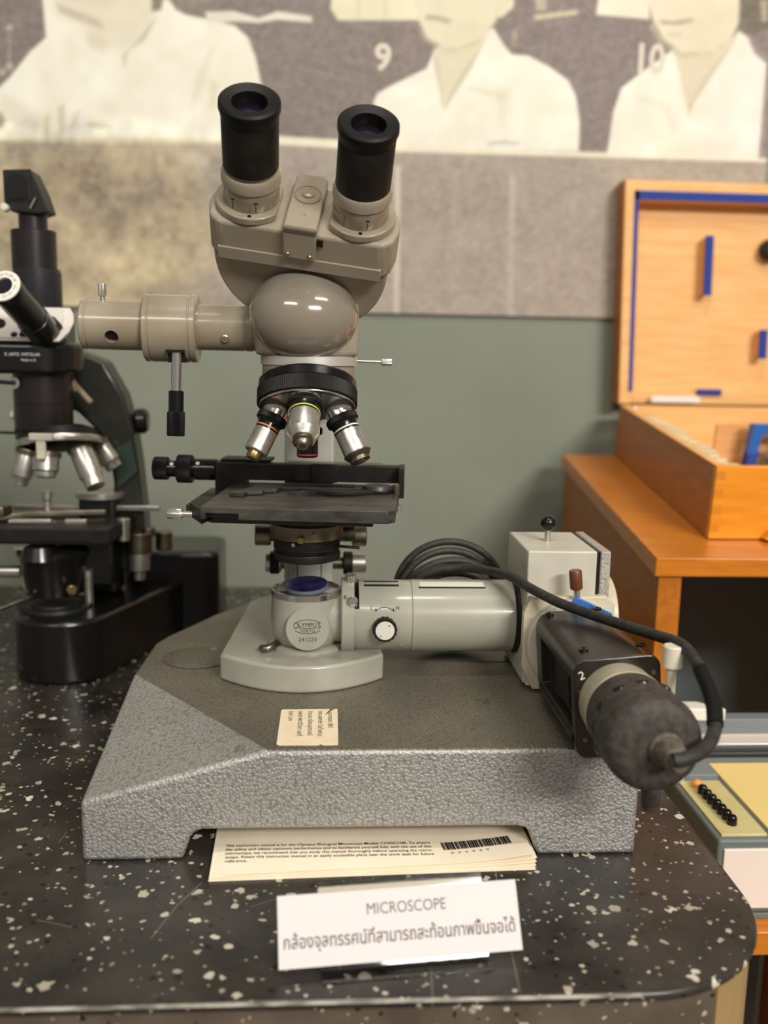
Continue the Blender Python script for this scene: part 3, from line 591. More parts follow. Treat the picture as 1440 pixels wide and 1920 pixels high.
mesh_obj('blue_lever', prism([(199, 150), (203.5, 165), (207, 166.5), (236, 153), (237, 147), (208, 148)], (0, 105.8, 0), (1, 0, 0), (0, 0, 1), 0, 2.4), BLUEM, scope, bevel=.6, label='bright blue triangular lever plate')

# black lamp house, turned a little about its own axis
RL = .085
lx = Vector((math.cos(RL), 0, math.sin(RL))); lz = Vector((-math.sin(RL), 0, math.cos(RL))); LC = Vector((204.5, 0, 123))
def LH(x, y, z): return LC+lx*x+lz*z+Vector((0, y, 0))
hp = rrect(-29.5, 29.5, -36, 33.5, 13, 8)
lh = mesh_obj('lamp_house', prism(hp, LH(0, 103, 0), lx, lz, 0, 121), HOUSE, scope, bevel=.8, label='black sheet-metal lamp house')
cut(lh, obox(LH(0, 0, 0), lx, Vector((0, 1, 0)), lz, -34, -22, -8, 86, -20, 18))
mesh_obj('side_shelf', obox(LH(0, 0, 0), lx, Vector((0, 1, 0)), lz, -31, -25, -12, 92, -27, -23), HOUSE, lh, label='narrow black ledge under the side opening')
mesh_obj('inner_reflector', obox(LH(0, 0, 0), lx, Vector((0, 1, 0)), lz, -24, -22.3, 20, 60, -17, 12), BLKM, lh)
fp = mesh_obj('front_plate', prism(rrect(-30.5, 30.5, -37, 34.5, 9), LH(0, -18, 0), lx, lz, 0, 3.4), HOUSEP, scope, bevel=.9, label='glossy dark front plate of the lamp house')
text('painted_mark', '2', 8.5, LH(-24.2, -21.5, 21), lx+lz*.25, lz-lx*.25, WINK, fp, .1)
for x, z in ((-26.5, 12), (-24, -23), (25, 22)): mesh_obj('plate_screw', cyl(LH(x, -21.4, z), (0, -1, 0), 1.6, 0, .7, 16), DULLM, fp)
for x, y in ((-20, 94), (20, 98), (-17, 2), (24, 2)): mesh_obj('cap_screw', lathe([(0, 0), (3.6, 0), (3.4, 1.6), (1.6, 2), (1.4, 1.2), (0, 1.2)], LH(x, y, 33.3), lz, 20), BLKP, lh, label='black screw on the lid')
mesh_obj('underside_screw', cyl(LH(-4, -12, -36), -lz, 3, 0, 3, 16, .5), BLKP, lh)
LO = LH(0, 0, 3)
cc = mesh_obj('lamp_collar', lathe([(0, 20), (27, 20), (27.6, 21), (27.6, 37), (28.6, 39), (28.8, 43), (0, 43)], LO, (0, -1, 0), 72), CREAM, scope, label='cream collar holding the lamp socket')
holes = lathe([(0, 43), (28.2, 43), (28.8, 45), (29.2, 60), (30.8, 65), (31.2, 88), (30.4, 94), (28, 98.5), (24, 100.5), (13, 101.5), (0, 101.5)], LO, (0, -1, 0), 72)
ls = mesh_obj('lamp_socket', holes, DUSTY, scope, angle=50, label='dusty black bakelite lamp socket')
for k in range(9):
    t = R_(60+k*30); p = LO+Vector((30.9*math.cos(t), -67, 30.9*math.sin(t)))
    mesh_obj('vent_hole', ellipsoid(p, (0, 3.4, 0), Vector((-math.sin(t), 0, math.cos(t)))*4, Vector((math.cos(t), 0, math.sin(t)))*1.5, 16, 8), BLK, ls, label='small dark vent hole')
mesh_obj('cord_grip', lathe([(0, 100), (11, 100), (11, 103), (9.6, 104.5), (9, 113), (7.4, 118), (5.4, 119), (5, 124), (0, 124)], LO+Vector((0, 0, 0)), (.05, -1, 0), 40), GRIPM, ls, label='tapered dusty cord grip')
mesh_obj('centring_knob', lathe([(0, 22), (9, 22), (9.2, 33), (7, 35), (6.6, 52), (5.6, 54), (0, 54)], (213, -66, 123), (.06, 0, -1), 32), DUSTY, scope, label='dark centring knob hanging below the socket')
wk = mesh_obj('focus_screw', lathe([(0, -34), (3.4, -34), (3.4, 0), (6.2, 0), (6.8, .8), (6.8, 14.5), (6, 15.6), (0, 15.6)], (238.5, -26, 152), (0, 0, 1), 32), CREAMP, scope, label='cream thumb screw on a thin stem')
mesh_obj('screw_bracket', box(230, 242, -31, -16, 116, 122), HOUSE, scope)
tg = mesh_obj('toggle_lever', lathe([(0, 0), (2.6, 0), (2.6, 26), (0, 26)], (210, 110, 148), (-.12, 0, 1), 20), STEEL, scope, label='thin steel lever')
mesh_obj('toggle_handle', lathe([(0, 24), (4.6, 24), (5.2, 25), (5.2, 39), (4.6, 40), (0, 40)], (210, 110, 148), (-.12, 0, 1), 28), BROWNP, tg, label='brown cylindrical lever handle')

# mains cord: coil behind the illuminator, over the lamp house and into the socket
pts = []
for k, (cx, top, rx, y0) in enumerate(((120, 184, 51, 236), (118, 177, 47, 231), (121, 170, 49, 226), (114, 165, 42, 221), (124, 161, 45, 216))):
    rz = (top-88)/2; cz = 88+rz
    for j in range(14):
        a = R_(205)-2*math.pi*j/14
        pts.append((cx+rx*math.cos(a), y0+6*math.sin(a+k)-5*j/14, cz+rz*math.sin(a)))
pts += [(83, 206, 150), (100, 202, 164), (124, 196, 169), (142, 180, 171), (158, 146, 174), (172, 116, 170), (188, 92, 165.5), (206, 66, 163.5), (222, 30, 165), (236, 2, 166), (244.5, -24, 167.5), (248, -45, 161), (248, -66, 152), (246, -84, 143), (238, -101, 134), (226, -114, 130), (214, -121, 128.5), (206, -122, 128)]
mesh_obj('mains_cord', tube(pts, lambda t: 3.5+1.0*max(0, t-.7)/.3, 12, 5), CORDM, scope, label='black rubber mains cord in a loose coil')
mesh_obj('cord_wrap', tube([(248.3, -50, 159), (248, -66, 152), (246.5, -80, 145), (242, -94, 138)], 5.1, 12, 8), RUB, scope, label='black wrap round the cord')
mesh_obj('coil_tie', tube([(150, 236, 166), (158, 234, 160), (163, 232, 152)], 5.6, 12, 6), RUB, scope, label='short black tie round the cord coil')

# pillar, arm and focus controls
GREYA = M('arm_enamel', 'b3b0a6', .3, coat=.3)
pil = mesh_obj('pillar', merge(box(-36, 10, 250, 310, 105, 352)), GREYA, scope, bevel=3, label='pale grey upright pillar')
mesh_obj('dovetail_slide', merge(box(-30, 4, 244, 250.5, 108, 235)), GREYA, scope, bevel=1)
for x in (-23.4, -1): mesh_obj('slide_groove', box(x-.4, x+.4, 243.7, 244.5, 108, 235), BLKM, scope)
mesh_obj('slide_screw', lathe([(0, 0), (4, 0), (4, .6), (2.6, 1), (0, .5)], (-13, 244, 172), (0, -1, 0), 24), DULLM, scope)
for z, x0, x1, r in ((185, -64, 42, 10.2), (158, -54, 42, 9.2)):
    ax = mesh_obj('focus_shaft', cyl((0, 262, z), (1, 0, 0), 6, x0+4, x1-4, 24), DULLM, scope)
    for a, b in ((x0, x0+15), (x1-14, x1)):
        mesh_obj('focus_knob', lathe([(0, a), (r-1, a), (r, a+1), (r, b-1), (r-1, b), (0, b)], (0, 262, z), (1, 0, 0), 64), STEEL if z < 170 else DULLM, ax, label='nickel focus knob')
mesh_obj('shaft_collar', cyl((0, 262, 158), (1, 0, 0), 11, 20, 29, 40, 1), BLKM, scope)
mesh_obj('shaft_collar', cyl((0, 262, 158), (1, 0, 0), 11, -50, -41, 40, 1), BLKM, scope)
mesh_obj('condenser_knob', cyl((18, 238, 192), (1, 0, 0), 8, 0, 12, 32, .8), DULLM, scope)

# condenser under the stage
cd = mesh_obj('condenser', lathe([(0, 181.5), (24, 181.5), (28.5, 183), (29.2, 187), (28.6, 189.4), (26.5, 190), (26.5, 192), (28.6, 192.4), (28.8, 203), (0, 203)], (AX, AY, 0), seg=64), BLKM, scope, label='black condenser with iris slots')
mesh_obj('condenser_ring', lathe([(28, 202), (30.4, 202), (30.8, 203), (30.8, 213.5), (30, 214.4), (28, 214.4), (28, 202)], (AX, AY, 0), seg=64), M('grey_brass', '8a7f6c', .34, .8), cd, label='dull nickel ring of the condenser')
mesh_obj('condenser_top', lathe([(0, 203), (28, 203), (28, 218), (22, 222), (0, 222)], (AX, AY, 0), seg=64), BLKP, cd)
def polar(r, deg, z): return Vector((AX+r*math.sin(R_(deg)), AY-r*math.cos(R_(deg)), z))
mesh_obj('clamp_screw', cyl(polar(30, -8, 204.5), polar(1, -8, 0)-Vector((AX, AY, 0)), 3.2, 0, 5, 20, .8), BRASS, cd, label='small brass clamp screw')
mesh_obj('ring_screw', cyl(polar(30, 12, 208.5), polar(1, 12, 0)-Vector((AX, AY, 0)), 1.7, 0, 2.5, 16, .4), BRASS, cd)
mesh_obj('index_dot', cyl(polar(28.2, -22, 199), polar(1, -22, 0)-Vector((AX, AY, 0)), 1.6, 0, 1, 16), STEEL, cd)
for z0, da, db in ((194.5, -5, 42), (190.6, -45, 45)):
    V, F = [], []
    for k in range(13):
        for z in (z0, z0+1.3):
            for q in (27.8, 28.95): V.append(polar(q, da+(db-da)*k/12, z))
    for k in range(12):
        b = k*4; c = b+4; F += [(b+1, b+3, c+3, c+1), (b, c, c+2, b+2), (b, b+1, c+1, c), (b+2, c+2, c+3, b+3)]
    F += [(0, 2, 3, 1), (48, 49, 51, 50)]
    mesh_obj('iris_slot', (V, F), BLK, cd)
mesh_obj('iris_lever', rod(polar(28, 60, 196), polar(46, 78, 193.5), 1.3), BLKM, cd)

# mechanical stage, turned a few degrees
SR = R_(-5.5)
sx = Vector((math.cos(SR), math.sin(SR), 0)); sy = Vector((-math.sin(SR), math.cos(SR), 0)); SO = Vector((-14, 178, 0))
def ST(a, b, z): return SO+sx*a+sy*b+Vector((0, 0, z))
def sflat(poly, z0, z1): return prism(poly, SO, sx, sy, z0, z1)
st = mesh_obj('stage_plate', sflat([(-74, -81), (72, -81), (78, -75), (78, 62), (-74, 62)], 228, 238), STAGEM, scope, bevel=.7, label='scuffed black rectangular stage plate')
cut(st, cyl(ST(0, 0, 0), (0, 0, 1), 16.5, 200, 250, 48))
cut(st, sflat([(-70, -90), (-46, -90), (-42, -70), (-70, -70)], 220, 233))
mesh_obj('stage_base', sflat([(-98, -28), (-70, -58), (-60, -58), (60, -58), (60, 70), (-98, 70)], 221, 230.5), STAGEM, scope, bevel=.8, label='lower black sliding plate of the stage')
cut(bpy.data.objects['stage_base'], cyl(ST(0, 0, 0), (0, 0, 1), 18, 200, 250, 48))
mesh_obj('stage_bracket', sflat([(-92, -40), (-74, -76), (-72, -60), (-72, -28), (-92, -28)], 223, 234), BLKM, scope, bevel=.5)
mesh_obj('stage_screw', merge(cyl(ST(-92, -45, 225.5), -sx, 2.6, -8, 5, 24), cyl(ST(-97, -45, 225.5), -sx, 4.6, 0, 12, 44, .6, .5)), STEEL, scope, label='knurled silver thumb screw left of the stage')
# carriage bar along the back
cb = mesh_obj('carriage_bar', merge(obox(SO, sx, sy, Vector((0, 0, 1)), -90, 80, 52, 66, 241, 256.5)), BLKM, scope, bevel=.9, label='long black bar of the specimen carrier')
mesh_obj('carriage_block', obox(SO, sx, sy, Vector((0, 0, 1)), -90, -62, 51, 72, 228, 257), BLKM, cb, bevel=.8)
mesh_obj('carriage_slider', obox(SO, sx, sy, Vector((0, 0, 1)), -2, 22, 50.6, 68, 240.5, 257.6), BLKM, cb, bevel=.5)
mesh_obj('vernier_scale', obox(SO, sx, sy, Vector((0, 0, 1)), -24, 62, 51.5, 68, 256.5, 257.8), DULLM, cb, label='thin engraved metal scale on the bar')
mesh_obj('top_plate', obox(SO, sx, sy, Vector((0, 0, 1)), -86, -40, 58, 84, 257, 259.5), BLKM, cb, bevel=.5)
mesh_obj('bar_end', obox(SO, sx, sy, Vector((0, 0, 1)), 78, 83, 36, 68, 230, 257), BLKM, cb, bevel=.5)
# coaxial drive knobs
kk = lambda h0, h1, r, kn=None: cyl(ST(-90, 60, 249), -sx, r, h0, h1, 96, .6, kn, 1)
mesh_obj('drive_shaft', kk(-4, 54, 7.6), BLKP, scope)
mesh_obj('drive_knob', kk(22.5, 36, 13, .6), RUB, scope, label='larger ribbed black drive knob')
mesh_obj('drive_knob', kk(45, 58, 10.6, .6), RUB, scope, label='smaller ribbed black drive knob')
mesh_obj('drive_collar', kk(0, 20, 10), BLKP, scope)
for h in (16, 40.5):
    mesh_obj('index_ring', lathe([(.7, 0), (1.6, 0), (1.6, .5), (.7, .5), (.7, 0)], ST(-90-h, 60, 249)-sy*(10 if h < 20 else 7.6)*.75+Vector((0, 0, (10 if h < 20 else 7.6)*.62)), Vector((0, -.75, .62)), 20), WINK, scope)
# specimen holder parts lying on the stage
mesh_obj('slide_holder', sflat([(-62, -26), (-50, -30), (-48, -18), (-36, -14), (-36, -4), (-26, -2), (-24, 17), (60, 17), (60, 34), (-46, 34), (-50, 8), (-54, -10), (-60, -14)], 238.3, 241.3), STAGEM, scope, bevel=.4, label='black angled slide holder')
mesh_obj('holder_bar', sflat([(-22, 17), (40, 17), (40, 26), (-22, 26)], 240.8, 243.4), BLKM, scope, bevel=.4)
arm_pts = [(9, -8), (24, -12), (42, -8), (58, 4), (70, 6), (74, 14), (66, 22), (54, 18), (42, 4), (26, -5), (10, -4)]
sa = mesh_obj('spring_arm', sflat(arm_pts, 238.6, 241.6), BLKM, scope, bevel=.4, label='curved black spring arm of the slide holder')
mesh_obj('arm_pivot', lathe([(0, 240), (12.5, 240), (13, 241), (12, 244.2), (0, 244.8)], ST(60, 16, 0), seg=40), STAGEM, sa)
mesh_obj('arm_pin', lathe([(0, 226), (2.6, 226), (2.6, 231), (2.2, 232), (3, 234), (3.2, 246), (0, 246)], ST(76.5, 10, 0), seg=20), DULLM, scope, label='small upright pin at the stage edge')
mesh_obj('pin_base', lathe([(0, 222), (3.2, 222), (3.2, 228), (0, 228)], ST(79, 10, 0), seg=20), STEEL, scope)

# nosepiece, leaning so that its underside faces the viewer
NT = R_(24); NC = Vector((-13.5, 150, 314.5))
nn = Vector((0, -math.sin(NT), -math.cos(NT))); nf = Vector((0, -math.cos(NT), math.sin(NT)))
mesh_obj('nosepiece_mount', lathe([(0, 0), (34, 0), (38, 8), (38, 18), (0, 18)], (-13, 166, 331), (0, .1, 1), 56), BEIGE2, scope, label='beige mount above the nosepiece')
nr = mesh_obj('nosepiece_ring', lathe([(0, 3), (37.5, 2), (39.5, 0), (41, -1), (41, -12.5), (40, -13.4), (39, -14), (39, -20), (37.5, -21), (0, -21)], NC, nn, 320, (-12.5, -1, .5), 1), BLKM, scope, label='black revolving nosepiece ring with ribbed grip')
mesh_obj('nosepiece_band', lathe([(39, -13.6), (40.2, -13.6), (40.2, -19.5), (38.6, -21.3), (37, -21.3), (37, -13.6), (39, -13.6)], NC, nn, 96), BLKP, nr)
mesh_obj('nosepiece_plate', lathe([(0, 9), (12, 8.6), (30, 4.5), (39, 1.2), (39.2, .4), (0, .4)], NC, nn, 72), CHROME, nr, label='mirror-bright underside of the nosepiece')
def objective(phi, kind):
    rad = nf*math.cos(phi)+Vector((1, 0, 0))*math.sin(phi); K = R_(24)
    d = (nn*math.cos(K)+rad*math.sin(K)).normalized(); o = NC+nn*1+rad*24+d*6.5
    name, nut, body, band, tip, L = kind
    ob = mesh_obj('objective', body(L), STEEL if name != 'low' else BLKP, scope, label=f'{name} objective lens') if False else None
    G = lambda prof, kn=None, seg=96: lathe(prof, o, d, seg, kn, 1)
    r = nut; B = body
    root = mesh_obj('objective', G([(0, 15), (B-.6, 15), (B, 15.6), (B, L-7), (B-.2, L-6.4), (B*.78, L-1.6), (B*.76, L), (0, L)] if tip == 'step' else [(0, 15), (B-.6, 15), (B, 15.6), (B, L-1), (B-.8, L), (0, L)]), STEEL if name != 'black' else BLKP, scope, label=f'{name} objective lens on the nosepiece')
    mesh_obj('objective_seat', G([(0, -12), (r-2, -12), (r-2, 3), (0, 3)]), CHROME, root)
    mesh_obj('objective_nut', G([(0, 2), (r-.8, 2), (r, 2.8), (r, 7), (r-.8, 7.8), (0, 7.8)], (2.8, 7, .4), 144), RUB, root, label='ribbed black locking collar')
    mesh_obj('objective_neck', G([(0, 7.8), (r-1.4, 7.8), (B, 10), (B, 15.4), (0, 15.4)]), BLKP, root)
    if band: mesh_obj('colour_band', G([(B-.6, 12.8), (B+.22, 12.8), (B+.22, 14.1), (B-.6, 14.1), (B-.6, 12.8)]), band, root, label='thin coloured ring round the objective')
    if tip == 'step':
        q = mesh_obj('objective_tip', G([(0, L-.5), (B*.62, L-.5), (B*.62, L+2.4), (B*.5, L+3), (B*.46, L+5), (B*.34, L+6.6), (0, L+6.6)]), DULLM, root, label='stepped nickel tip')
        mesh_obj('front_lens', G([(0, L+6), (B*.2, L+6.2), (B*.2, L+6.9), (0, L+6.9)], None, 32), LENS, root)
    elif tip == 'small':
        mesh_obj('objective_tip', G([(0, L-.5), (B*.62, L-.5), (B*.62, L+4.5), (B*.54, L+6), (0, L+6)]), BRASS, root, label='small brass tip')
    elif tip == 'flare':
        mesh_obj('objective_tip', G([(0, L-3), (B+.6, L-3), (B+.8, L-2), (B*.84, L+1.2), (B*.78, L+1.2), (B*.78, L+4.4), (B*.6, L+5), (0, L+4)]), DULLM, root, label='flared nickel tip')
        mesh_obj('front_lens', G([(0, L+4), (B*.55, L+4), (B*.55, L+5.2), (0, L+4.8)], None, 32), LENS, root)
    else:
        mesh_obj('colour_band', G([(B-.6, L-3), (B+.2, L-3), (B+.2, L-2), (B-.6, L-2), (B-.6, L-3)]), REDM, root, label='thin red ring round the objective')
    return root, o, d, B
o1 = objective(R_(-3), ('silver front', 14.5, 12.6, YELM, 'step', 40))
o0 = objective(R_(-93), ('slim silver left', 12.6, 9.8, ORGM, 'small', 35.5))
o2 = objective(R_(93), ('long silver right', 13.4, 10.8, WHM, 'flare', 38))
o3 = objective(R_(180), ('black', 12.6, 9.0, None, 'none', 27))
for (root, o, d, B), a in ((o0, .8), (o2, -.55), (o1, .95)):
    side = (Vector((0, -1, 0))-d*d.dot(Vector((0, -1, 0)))).normalized(); cr = d.cross(side)
    sd = (side*math.cos(a)+cr*math.sin(a)); 
    text('engraving', 'O', 4.6, o+d*25+sd*(B+.15), cr, -d, INK, root, .1, sx=.8)
    text('engraving', 'TOKYO', 1.6, o+d*26.4+sd*(B+.15), cr, -d, INK, root, .1)
# dovetail plate under the body
mesh_obj('body_flange', lathe([(0, 347.6), (39.6, 347.6), (39.8, 348.6), (39.8, 354.6), (39, 355.2), (0, 355.2)], (AX+1, 168, 0), (0, 0, 1), 180, (348.6, 354.6, .35), 1), M('flange_steel', 'dcd6cd', .42, .6), scope, label='bright knurled flange plate under the body')
mesh_obj('flange_screw', merge(rod((26, 172, 351.5), (50, 174, 351), 1.3), cyl((48, 174, 351), (1, 0, 0), 3.1, 0, 8.6, 36, .4, .4)), STEEL, scope, label='thin silver clamp screw right of the flange')

# body under the binocular head
mesh_obj('body_block', flat([(-56, 150), (-44, 138), (16, 138), (28, 150), (28, 230), (-56, 230)], 355, 398), BEIGE2, scope, bevel=4, label='beige body block')
mesh_obj('arm_top', box(-40, 14, 215, 306, 344, 396), BEIGE2, scope, bevel=6, label='beige arm behind the body')
RO, YO = .132, -.075
ha = Vector((math.cos(RO)*math.cos(YO), math.sin(YO), -math.sin(RO))).normalized()
dome_n = Vector((.05, -.9, -.34)).normalized(); du_ = (ha-dome_n*ha.dot(dome_n)).normalized(); dv_ = dome_n.cross(du_)
mesh_obj('dome_cover', ellipsoid((-16.5, 146, 387), du_*43.5, dv_*35.5, dome_n*38, 72, 40, -.25), DOME, scope, angle=60, label='glossy taupe domed front cover')
mesh_obj('dome_rim', lathe([(1, -.02), (1.035, -.02), (1.035, .04), (1, .04), (1, -.02)], (0, 0, 0), (0, 0, 1), 72), BEIGE, scope) if False else None
# side tube on the left
TX = Vector((-1, 0, .004)); TO = (AX, 174, 376)
stb = mesh_obj('side_tube', lathe([(0, 20), (18.8, 20), (18.8, 43.5), (18.2, 44), (18.2, 44.8), (18.8, 45.3), (18.8, 50.5), (18.2, 51), (18.2, 51.7), (18.6, 52.2), (18.6, 94), (0, 94)], TO, TX, 64), BEIGE, scope, label='beige side tube reaching left from the body')
fl = mesh_obj('tube_drum', lathe([(0, 90), (26, 90), (27.4, 91), (27.4, 95), (26.6, 95.6), (26.6, 96.4), (27.4, 97), (27.4, 127), (26.6, 127.6), (26.6, 128.4), (27.4, 129), (27.4, 132), (26, 133), (0, 133)], (AX, 174, 374.5), TX, 72), BEIGE, scope, label='thicker beige drum on the side tube')
et = mesh_obj('tube_end', lathe([(0, 130), (20, 130), (20, 178), (19.3, 178.6), (19.3, 179.4), (20.2, 180), (20.2, 182.6), (19.4, 183.6), (16, 183.6), (16, 160), (0, 160)], (AX, 174, 376), TX, 64), BEIGE, scope, label='outer end of the side tube')
cut(et, cyl((-171, 159, 368), (0, -1, -.5), 5.6, -12, 10, 32))
mesh_obj('port_hole', cyl((-171, 159, 368), (0, -1, -.5), 5.5, -7, -3, 32), BLK, et, label='dark round hole in the tube end')
screw(stb, (-80.5, 157.6, 367.5), (0, -.9, -.45), 3.6, STEEL, 'set_screw', 'nickel slotted screw on the side tube')
mesh_obj('thumb_screw', merge(cyl((-180, 170, 394), (0, 0, 1), 1.9, 0, 7, 20), cyl((-180, 170, 399.5), (0, 0, 1), 3.3, 0, 9.8, 40, .5, .4)), STEEL, scope, label='small knurled silver screw on top of the tube end')
lvo = Vector((-119, 156, 358)); lvd = Vector((-.02, -.06, -1)).normalized()
cut(fl, box(-126.5, -112.5, 138, 168, 340, 356.5))
mesh_obj('lever_slot', merge(box(-127, -112, 150.5, 168.5, 355.8, 358), box(-127, -112, 160, 168.5, 347.6, 356)), BLK, fl, label='dark slot for the lever')
lv = mesh_obj('shutter_lever', cyl(lvo, lvd, 4.1, 0, 34, 28), CHROME, scope, label='polished steel lever hanging from the drum')
mesh_obj('lever_grip', lathe([(0, 33), (5.6, 33), (6.1, 33.6), (6.1, 50), (0, 50)], lvo, lvd, 40), BLKP, lv, label='smooth black lever sleeve')
mesh_obj('lever_knob', lathe([(0, 50), (6.6, 50), (7.2, 50.6), (7.2, 69), (6.6, 69.8), (0, 69.8)], lvo, lvd, 80, (50.6, 69, .5), 1), RUB, lv, label='ribbed black lever end')

# binocular head, inclined towards the viewer and slightly rolled
hd = Vector((.055, -.72, .69)); hd = (hd-ha*hd.dot(ha)).normalized(); hf = (hd.cross(ha)*-1).normalized()
if hf.y > 0: hf = -hf
HO = Vector((-15.5, 116, 461))
def H(a, f, d): return HO+ha*a+hf*f+hd*d
def hpr(poly, d0, d1):   # polygon on (a, f), extruded along the eyepiece axis
    return prism(poly, HO, ha, hf, d0, d1) if ha.cross(hf).dot(hd) > 0 else prism(poly, HO, ha, hf, -d1, -d0)
stad = [(62, 22), (70, 15)]+circ(41, -2, 32, 16, 20, -90)+circ(-41, -2, 32, 16, -90, -200)+[(-70, 15), (-62, 22)]
hb = mesh_obj('prism_housing', hpr(stad, -33, 0), BEIGE2, scope, bevel=3, label='wide beige prism housing of the binocular head')
mesh_obj('housing_band', hpr([(-63, 14), (63, 14), (63, 23.2), (-63, 23.2)], -34.5, -23), BEIGE2, hb, bevel=.7)
dsh = [(64, -10)]+[(68*math.cos(R_(t)), -33-72*math.sin(R_(t))**.9) for t in np.linspace(0.5, 179.5, 40)]+[(-64, -10)]
def hfr(poly, f0, f1):   # polygon on (a, d), extruded along the front normal
    return prism(poly, HO, ha, hd, f0, f1) if ha.cross(hd).dot(hf) > 0 else prism(poly, HO, ha, hd, -f1, -f0)
mesh_obj('prism_cover', hfr(dsh, -24, 16), BEIGE2, scope, bevel=2, label='half-round beige cover below the prism housing')
br = mesh_obj('bridge_cover', merge(hpr([(-12.5, -35), (-8, -39), (8, -39), (12.5, -35), (12.5, 26), (-12.5, 26)], 0, 7), hpr([(-12.5, 22), (12.5, 22), (12.5, 26), (-12.5, 26)], -22, 7)), BEIGE2, scope, bevel=1.4, label='raised bridge plate between the eyepieces')
mesh_obj('bridge_dial', lathe([(0, 6.8), (10.5, 6.8), (10.5, 7.8), (9.5, 8.2), (9, 7.6), (5, 7.6), (4.6, 8.6), (3, 9.4), (0, 9.4)], H(0, -14, 0), hd, 48), BEIGE, br, label='round raised dial on the bridge')
for x in (-8.5, 8.5): screw(br, H(x, 26, -17.5), hf, 1.9, BRASS, 'bridge_screw')
text('bridge_mark', '12', 4.2, H(0, 10, 7.1), ha, hd.cross(ha) if hd.cross(ha).dot(hf) < 0 else -hd.cross(ha), INKG, br, .1)
mesh_obj('bridge_slot', hpr([(13, 20), (17.5, 20), (17.5, 23.4), (13, 23.4)], -9, -3), BLKM, br)
def eyepiece(a, side, q):
    o = H(a, -4, 0)
    cutp = [(p if (p[0]*side < 22) else (22*side, p[1])) for p in circ(0, 0, 27, 64)]
    fpoly = [(a+x, -4+y) for x, y in circ(0, 0, 27, 64) if True]
    fpoly = [((max(x, a-26) if a > 0 else min(x, a+26)), y) for x, y in fpoly]
    fpoly = [(((a-21.5) if a > 0 and x < a-21.5 else (a+21.5) if a < 0 and x > a+21.5 else x), y) for x, y in fpoly]
    mesh_obj('eyepiece_flange', hpr(fpoly, 0, 6.2), BEIGE, scope, bevel=1.2, label='round beige flange at the foot of the eyepiece')
    sl = mesh_obj('eyepiece_sleeve', lathe([(0, 6), (20.8, 6), (21.3, 7), (21.3, 20.4), (20.9, 21), (20.9, 21.6), (22.2, 22.2), (22.2, 29.4), (21.2, 31.4), (18.6, 31.6), (18.4, 38), (0, 38)], o, hd, 64), BEIGE, scope, label='stepped beige eyepiece sleeve')
    o2_ = o; o = o2_+hd*q
    ep = mesh_obj('eyepiece', lathe([(0, 30), (18.2, 30), (18.2, 36), (19.2, 36), (20.4, 37.2), (20.4, 74), (19.6, 76), (0, 76)], o, hd, 64), BLKM, scope, label='black eyepiece barrel')
    mesh_obj('eyecup', lathe([(12, 82), (12.6, 86.4), (20, 88.2), (21.6, 86.8), (21.9, 82.6), (20.9, 80.6), (20.6, 77), (19.6, 75), (12, 75), (12, 82)], o, hd, 64), RUB, ep, label='black eyecup rim')
    mesh_obj('eye_lens', lathe([(0, 76), (12.9, 76), (12.9, 77), (8, 79.2), (0, 80)], o, hd, 48), LENS, ep, label='dark coated eye lens')
    o = o2_
    for q, mt in ((-.5, INK), (.35, INK)):
        dirq = (hf*math.cos(q)+ha*math.sin(q)); 
        mesh_obj('scale_mark', merge(obox(o+dirq*21.3+hd*11, dirq, hd.cross(dirq), hd, -.05, .2, -.25, .25, -3.5, 2.5), obox(o+dirq*21.3+hd*15.4, dirq, hd.cross(dirq), hd, -.05, .2, -1.3, 1.3, -.6, .6)), REDM if (q < 0 and side < 0) else INK, sl)
    mesh_obj('flange_dot', cyl(o+hd*6.1+hf*23.5+ha*3, hd, 1.5, 0, .4, 14), BLKM, sl)
    return ep
eyepiece(-41.5, 1, -2.5); eyepiece(41.5, -1, -5)

# loose blue filter lying on the light port
bf = mesh_obj('filter_disc', lathe([(0, 0), (17.6, 0), (18.4, .7), (18.4, 4), (17.8, 4.6), (0, 4.6)], (-13, 175, 155.2), (-.05, -.13, 1), 64), BLUEG, None, base=(-13, 175, 157))
tag(bf, 'deep blue glass filter disc lying loose on the round light port', 'filter')
mesh_obj('filter_edge', lathe([(18.2, .6), (18.7, .8), (18.7, 3.8), (18.2, 4), (18.2, .6)], (-13, 175, 155.2), (-.05, -.13, 1), 64), FROST, bf, label='frosted grey edge of the filter')

# ------------------------------------------------------------------ instruction manual lying under the base
man = thing('instruction_manual', 'cream instruction booklet with a barcode lying half under the grey base', 'booklet', (38, 35, 0))
def sheet(bl, br, tr, tl, z, th, curl=0.0, n=24, fold=0.0):
    V, F = [], []
    for k in (0, 1):
        for j in range(9):
            for i in range(n+1):
                u, v = i/n, j/8
                x = (bl[0]*(1-u)+br[0]*u)*(1-v)+(tl[0]*(1-u)+tr[0]*u)*v; y = (bl[1]*(1-u)+br[1]*u)*(1-v)+(tl[1]*(1-u)+tr[1]*u)*v
                c = curl*max(0, (u-.72)/.28)**2*(1-.55*v)-fold*max(0, (.1-u)/.1)**2
                V.append((x, y, z+c+th*k))
    w_ = n+1; N = 9*w_
    for j in range(8):
        for i in range(n):
            a = j*w_+i; F += [(a, a+w_, a+w_+1, a+1), (N+a, N+a+1, N+a+w_+1, N+a+w_)]
    for i in range(n): F += [(i, i+1, N+i+1, N+i), (8*w_+i, N+8*w_+i, N+8*w_+i+1, 8*w_+i+1)]
    for j in range(8):
        a = j*w_; F += [(a, N+a, N+a+w_, a+w_), (a+n, a+w_+n, N+a+w_+n, N+a+n)]
    return V, F
mesh_obj('back_cover', sheet((-76, -29), (153, -20), (154, 108), (-80, 108), .1, .35), MANUALM, man)
